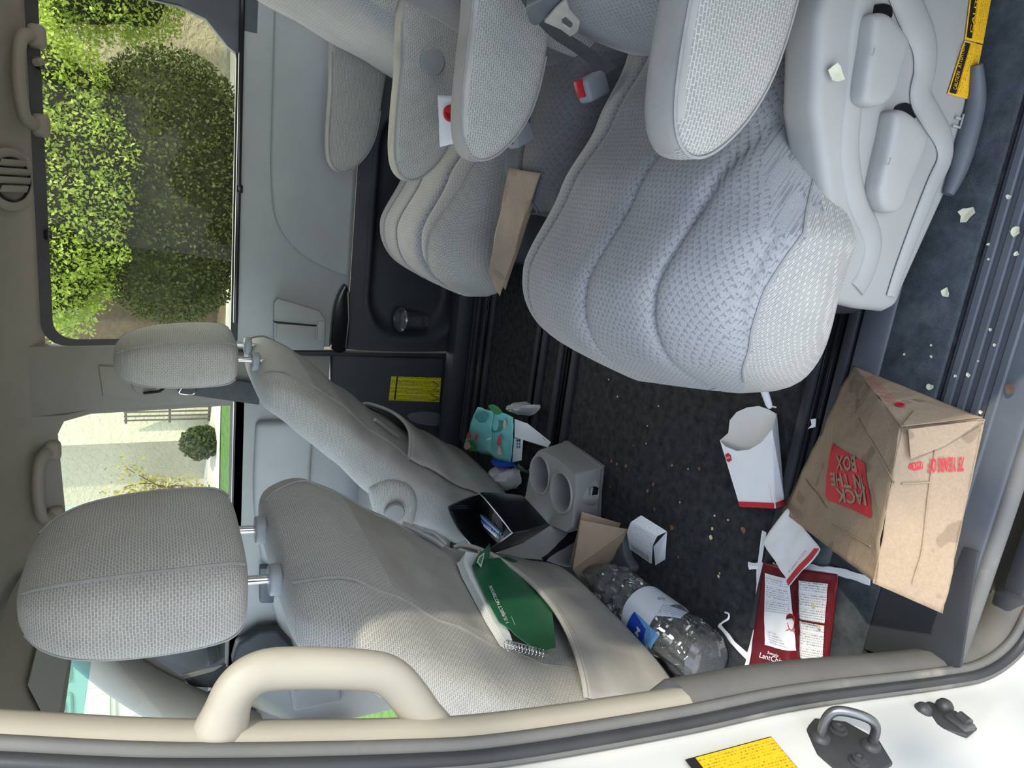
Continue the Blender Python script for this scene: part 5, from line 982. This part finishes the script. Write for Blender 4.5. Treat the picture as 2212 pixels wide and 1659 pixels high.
def leafmat(name, a, b_, sc=9):
    b = NB(name); v = b.co(); c = b.ramp(b.noise(v, sc, 3), [(.3, a), (.7, b_)]); b.set(Base_Color=c, Roughness=.6, Specular_IOR_Level=.3)
    t = b.n('BsdfTranslucent'); b.l(c, t.inputs[0]); mx = b.n('MixShader'); mx.inputs[0].default_value = .3; out = b.t.nodes['Material Output']; b.l(b.b.outputs[0], mx.inputs[1]); b.l(t.outputs[0], mx.inputs[2]); b.l(mx.outputs[0], out.inputs[0])
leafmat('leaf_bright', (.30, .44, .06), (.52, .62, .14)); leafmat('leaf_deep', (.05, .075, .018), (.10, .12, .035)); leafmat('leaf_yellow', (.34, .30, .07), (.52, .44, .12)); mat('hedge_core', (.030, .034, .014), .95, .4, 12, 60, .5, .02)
def stri(o): o['kind'] = 'structure'; return o
stri(MB().box((0, -2.6, -.47), (16, 9.2, .1)).go('driveway', 'concrete', smooth=False))
zg = lambda y: -.42 + .088 * max(0, y - 2)
def ground(name, x0, x1, y0, y1, m, dz=0):
    return stri(MB().sheet(lambda s, t: (x0 + (x1 - x0) * s, y0 + (y1 - y0) * t, zg(y0 + (y1 - y0) * t) + dz + .02 * mno.noise(Vector((s * 19, t * 9, 1)))), 40, 16).go(name, m, ang=0))
ground('lawn', -30, -1.9, 2.0, 8.1, 'turf'); ground('sidewalk', -30, -1.9, 8.1, 8.95, 'concrete_light', .01); ground('front_path', -30, -1.9, 8.95, 20, 'concrete', .0); ground('soil_bed', -1.9, 12, 2.0, 16, 'soil')
kb = stri(MB().box((5, 6.9, .10), (13.4, .35, .16), bev=.02).go('bed_kerb', 'concrete_light'))
# neighbour's house
hs_ = thing('neighbour_house', 'pale yellow stucco house with panelled garage door beyond the lawn', 'house', (-5, 9, .1))
MB().box((-3.10, 9.25, 2.0), (1.05, .5, 4.0), rot=Matrix.Rotation(.35, 3, 'Z')).go('stucco_wing', 'stucco_lit', hs_, smooth=False); MB().box((-3.95, 9.55, 2.0), (1.1, .5, 4.0)).go('stucco_wall', 'stucco', hs_, smooth=False); MB().box((-13.0, 9.9, 3.6), (14, .4, 2.6)).go('upper_wall', 'stucco_lit', hs_, smooth=False); MB().box((-15.0, 9.6, 1.2), (10, .5, 2.6)).go('stucco_wall', 'stucco', hs_, smooth=False)
gd = MB().box((-7.2, 9.85, 1.25), (5.6, .12, 2.3)).go('garage_door', 'garage_paint', hs_, smooth=False)
for r in range(4):
    for c in range(7): MB().box((-4.85 - c * .78, 9.78, .42 + r * .56), (.60, .05, .40), bev=.03, seg=1).go('door_panel', 'garage_paint', gd); 
    for c in range(7): MB().box((-4.85 - c * .78, 9.745, .42 + r * .56), (.40, .03, .22), bev=.01, seg=1).go('panel_field', 'garage_paint', gd)
fence = thing('iron_gate', 'dark iron railing against the sunlit neighbour wall', 'railing', (-3.1, 8.8, .2))
for i in range(9): MB().tube([(-2.72 - i * .06, 8.62 + .02 * i, .14), (-2.72 - i * .06, 8.62 + .02 * i, 1.15)], .012, 6).go('railing_bar', 'iron', fence)
for z in (.2, .65, 1.13): MB().tube([(-2.70, 8.62, z), (-3.24, 8.80, z)], .014, 6).go('railing_bar', 'iron', fence)
stri(MB().box((4.6, 7.7, 1.6), (10.0, .3, 4.4)).go('garden_wall', 'stucco', smooth=False)); stri(MB().box((-1.2, 8.6, 1.4), (2.0, .2, 4.0)).go('recess_shadow', 'bark', smooth=False))  # second box: dark sheet painting the shadowed recess behind the hedge
# shrubs of many small leaves
def leaves(n, pos, size, seed, squash=.55):
    r = np.random.default_rng(seed); p = pos(r, n); d = r.normal(size=(n, 3)); d /= np.linalg.norm(d, axis=1)[:, None]; e = np.cross(d, r.normal(size=(n, 3))); e /= np.linalg.norm(e, axis=1)[:, None]; s = size * r.uniform(.6, 1.3, n)[:, None]
    v = np.stack([p - d * s, p + e * s * squash, p + d * s, p - e * s * squash], 1).reshape(-1, 3); f = np.arange(4 * n).reshape(n, 4); return v, f
def shrub(name, lab, c, rad, n, size, m, core, seed, lump=.18, cat='bush', grp=None, cut=None, part='foliage'):
    t = thing(name, lab, cat, (c[0], c[1], zg(c[1])), grp); c_ = np.array(c); R_ = np.array(rad)
    def pos(r, n):
        d = r.normal(size=(n, 3)); d /= np.linalg.norm(d, axis=1)[:, None]; k = np.array([1 + lump * (mno.noise(Vector(q) * 3.1 + Vector((seed, 0, 0))) + .5 * mno.noise(Vector(q) * 8)) for q in d]); return c_ + d * R_ * (k * r.uniform(.86, 1.03, n))[:, None]
    v, f = leaves(n, pos, size, seed); mesh(part, v, f.tolist(), m, t, smooth=False)
    if core:
        bm = bmesh.new(); bmesh.ops.create_icosphere(bm, subdivisions=4, radius=1)
        for q in bm.verts: d = q.co.normalized(); q.co = Vector(c) + Vector((d.x * rad[0], d.y * rad[1], d.z * rad[2])) * (.86 * (1 + lump * (mno.noise(d * 3.1 + Vector((seed, 0, 0))) + .5 * mno.noise(d * 8))))
        MB().bm(bm).go('inner_twigs', core, t, ang=0)
    return t
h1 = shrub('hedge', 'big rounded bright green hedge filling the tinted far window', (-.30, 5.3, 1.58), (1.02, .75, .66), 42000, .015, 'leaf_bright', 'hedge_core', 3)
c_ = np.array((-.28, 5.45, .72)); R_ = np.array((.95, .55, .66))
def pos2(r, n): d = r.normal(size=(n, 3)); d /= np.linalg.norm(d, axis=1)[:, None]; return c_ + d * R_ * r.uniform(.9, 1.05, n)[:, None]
v, f = leaves(26000, pos2, .015, 12); mesh('shaded_foliage', v, f.tolist(), 'leaf_deep', h1, smooth=False)  # shade under the hedge's crown put into a darker leaf colour
bm = bmesh.new(); bmesh.ops.create_icosphere(bm, subdivisions=3, radius=1); [setattr(q, 'co', Vector((c_[0] + q.co.x * R_[0] * .9, c_[1] + q.co.y * R_[1] * .9, c_[2] + q.co.z * R_[2] * .9))) for q in bm.verts]; MB().bm(bm).go('inner_twigs', 'hedge_core', h1, ang=0)
for x in (-.5, -.1, .25): MB().tube([(x, 5.45, zg(5.4)), (x + .05, 5.4, .4)], .03, 8).go('stem', 'bark', h1)
shrub('hedge', 'green hedge cut off by the rear edge of the tinted far window', (1.75, 6.2, 1.35), (1.05, .7, .95), 30000, .017, 'leaf_bright', 'hedge_core', 5)
sp_ = thing('yellow_shrub', 'thin yellow leaved shrub in front of the neighbour garage', 'bush', (-4.15, 8.6, .14))
rnd = random.Random(4); tips = []
for i in range(9):
    a = Vector((-4.15, 8.6, .14)); p = [a]
    for k in range(5): a = a + Vector((rnd.uniform(-.16, .16), rnd.uniform(-.1, .1), .20)); p.append(a); tips.append(a)
    MB().tube(catmull(p, 3), [.016 - .012 * j / 15 for j in range(16)], 6).go('twig', 'bark', sp_)
tp_ = np.array([tuple(t) for t in tips])
v, f = leaves(1500, lambda r, n: tp_[r.integers(0, len(tp_), n)] + r.normal(size=(n, 3)) * .09, .03, 8); mesh('foliage', v, f.tolist(), 'leaf_yellow', sp_, smooth=False)
shrub('low_bush', 'dark low bush at the foot of the sunlit neighbour wall', (-3.40, 8.45, .30), (.20, .18, .24), 2200, .03, 'leaf_deep', 'hedge_core', 9)
# tree beside the drive: its crown shades the floor and dapples the pillar
tr = thing('shade_tree', 'tree beside the driveway whose leafy branch shades the doorway', 'tree', (4.6, -3.6, -.42))
MB().tube(catmull([(4.6, -3.6, -.42), (4.5, -3.4, 1.4), (4.2, -2.9, 2.8), (3.4, -1.9, 3.25), (2.4, -1.2, 3.15)], 6), [.16 - .13 * i / 24 for i in range(25)], 12).go('trunk', 'bark', tr)
def tpos(r, n):
    x = r.uniform(1.95, 3.1, n); lo = np.interp(x, [1.9, 2.1, 2.3, 2.6, 3.1], [-1.20, -1.47, -1.66, -1.70, -1.64]); y = lo + (-.75 - lo) * r.uniform(0, 1, n) ** 1.1; return np.stack([x, y, 3.0 + r.normal(size=n) * .05], 1)
v, f = leaves(2600, tpos, .055, 21, .7); mesh('foliage', v, f.tolist(), 'leaf_bright', tr, smooth=False)
def tpos2(r, n):
    k = r.integers(0, 8, n); c = np.array([(1.60, -1.42, 3.0), (1.80, -1.52, 3.05), (2.02, -1.80, 2.95), (1.38, -1.30, 3.0), (1.82, -1.28, 3.0), (2.3, -1.92, 2.95), (1.50, -1.12, 3.0), (2.5, -1.82, 3.0)])[k]; return c + r.normal(size=(n, 3)) * .035
v, f = leaves(70, tpos2, .04, 22, .7); mesh('outer_foliage', v, f.tolist(), 'leaf_bright', tr, smooth=False)
# the near sliding door, pushed back along the car's side
d3 = thing('door_3', None, None, (.8, -.24, 0), kind='structure')
MB().box((.78, -.25, .18), (1.14, .09, .96), bev=.02, seg=3).go('door_skin', 'white_paint', d3); MB().box((.78, -.2, .2), (1.08, .03, .88), bev=.01).go('door_trim', 'plastic_door', d3)
for x in (.235, 1.325): MB().box((x, -.245, .90), (.05, .07, .52), bev=.012).go('window_post', 'plastic_black', d3)
MB().box((.78, -.235, 1.15), (1.14, .07, .06), bev=.015).go('window_rail', 'white_paint', d3); MB().box((.78, -.245, .90), (1.06, .006, .48)).go('pane', 'glass_tinted', d3, smooth=False)
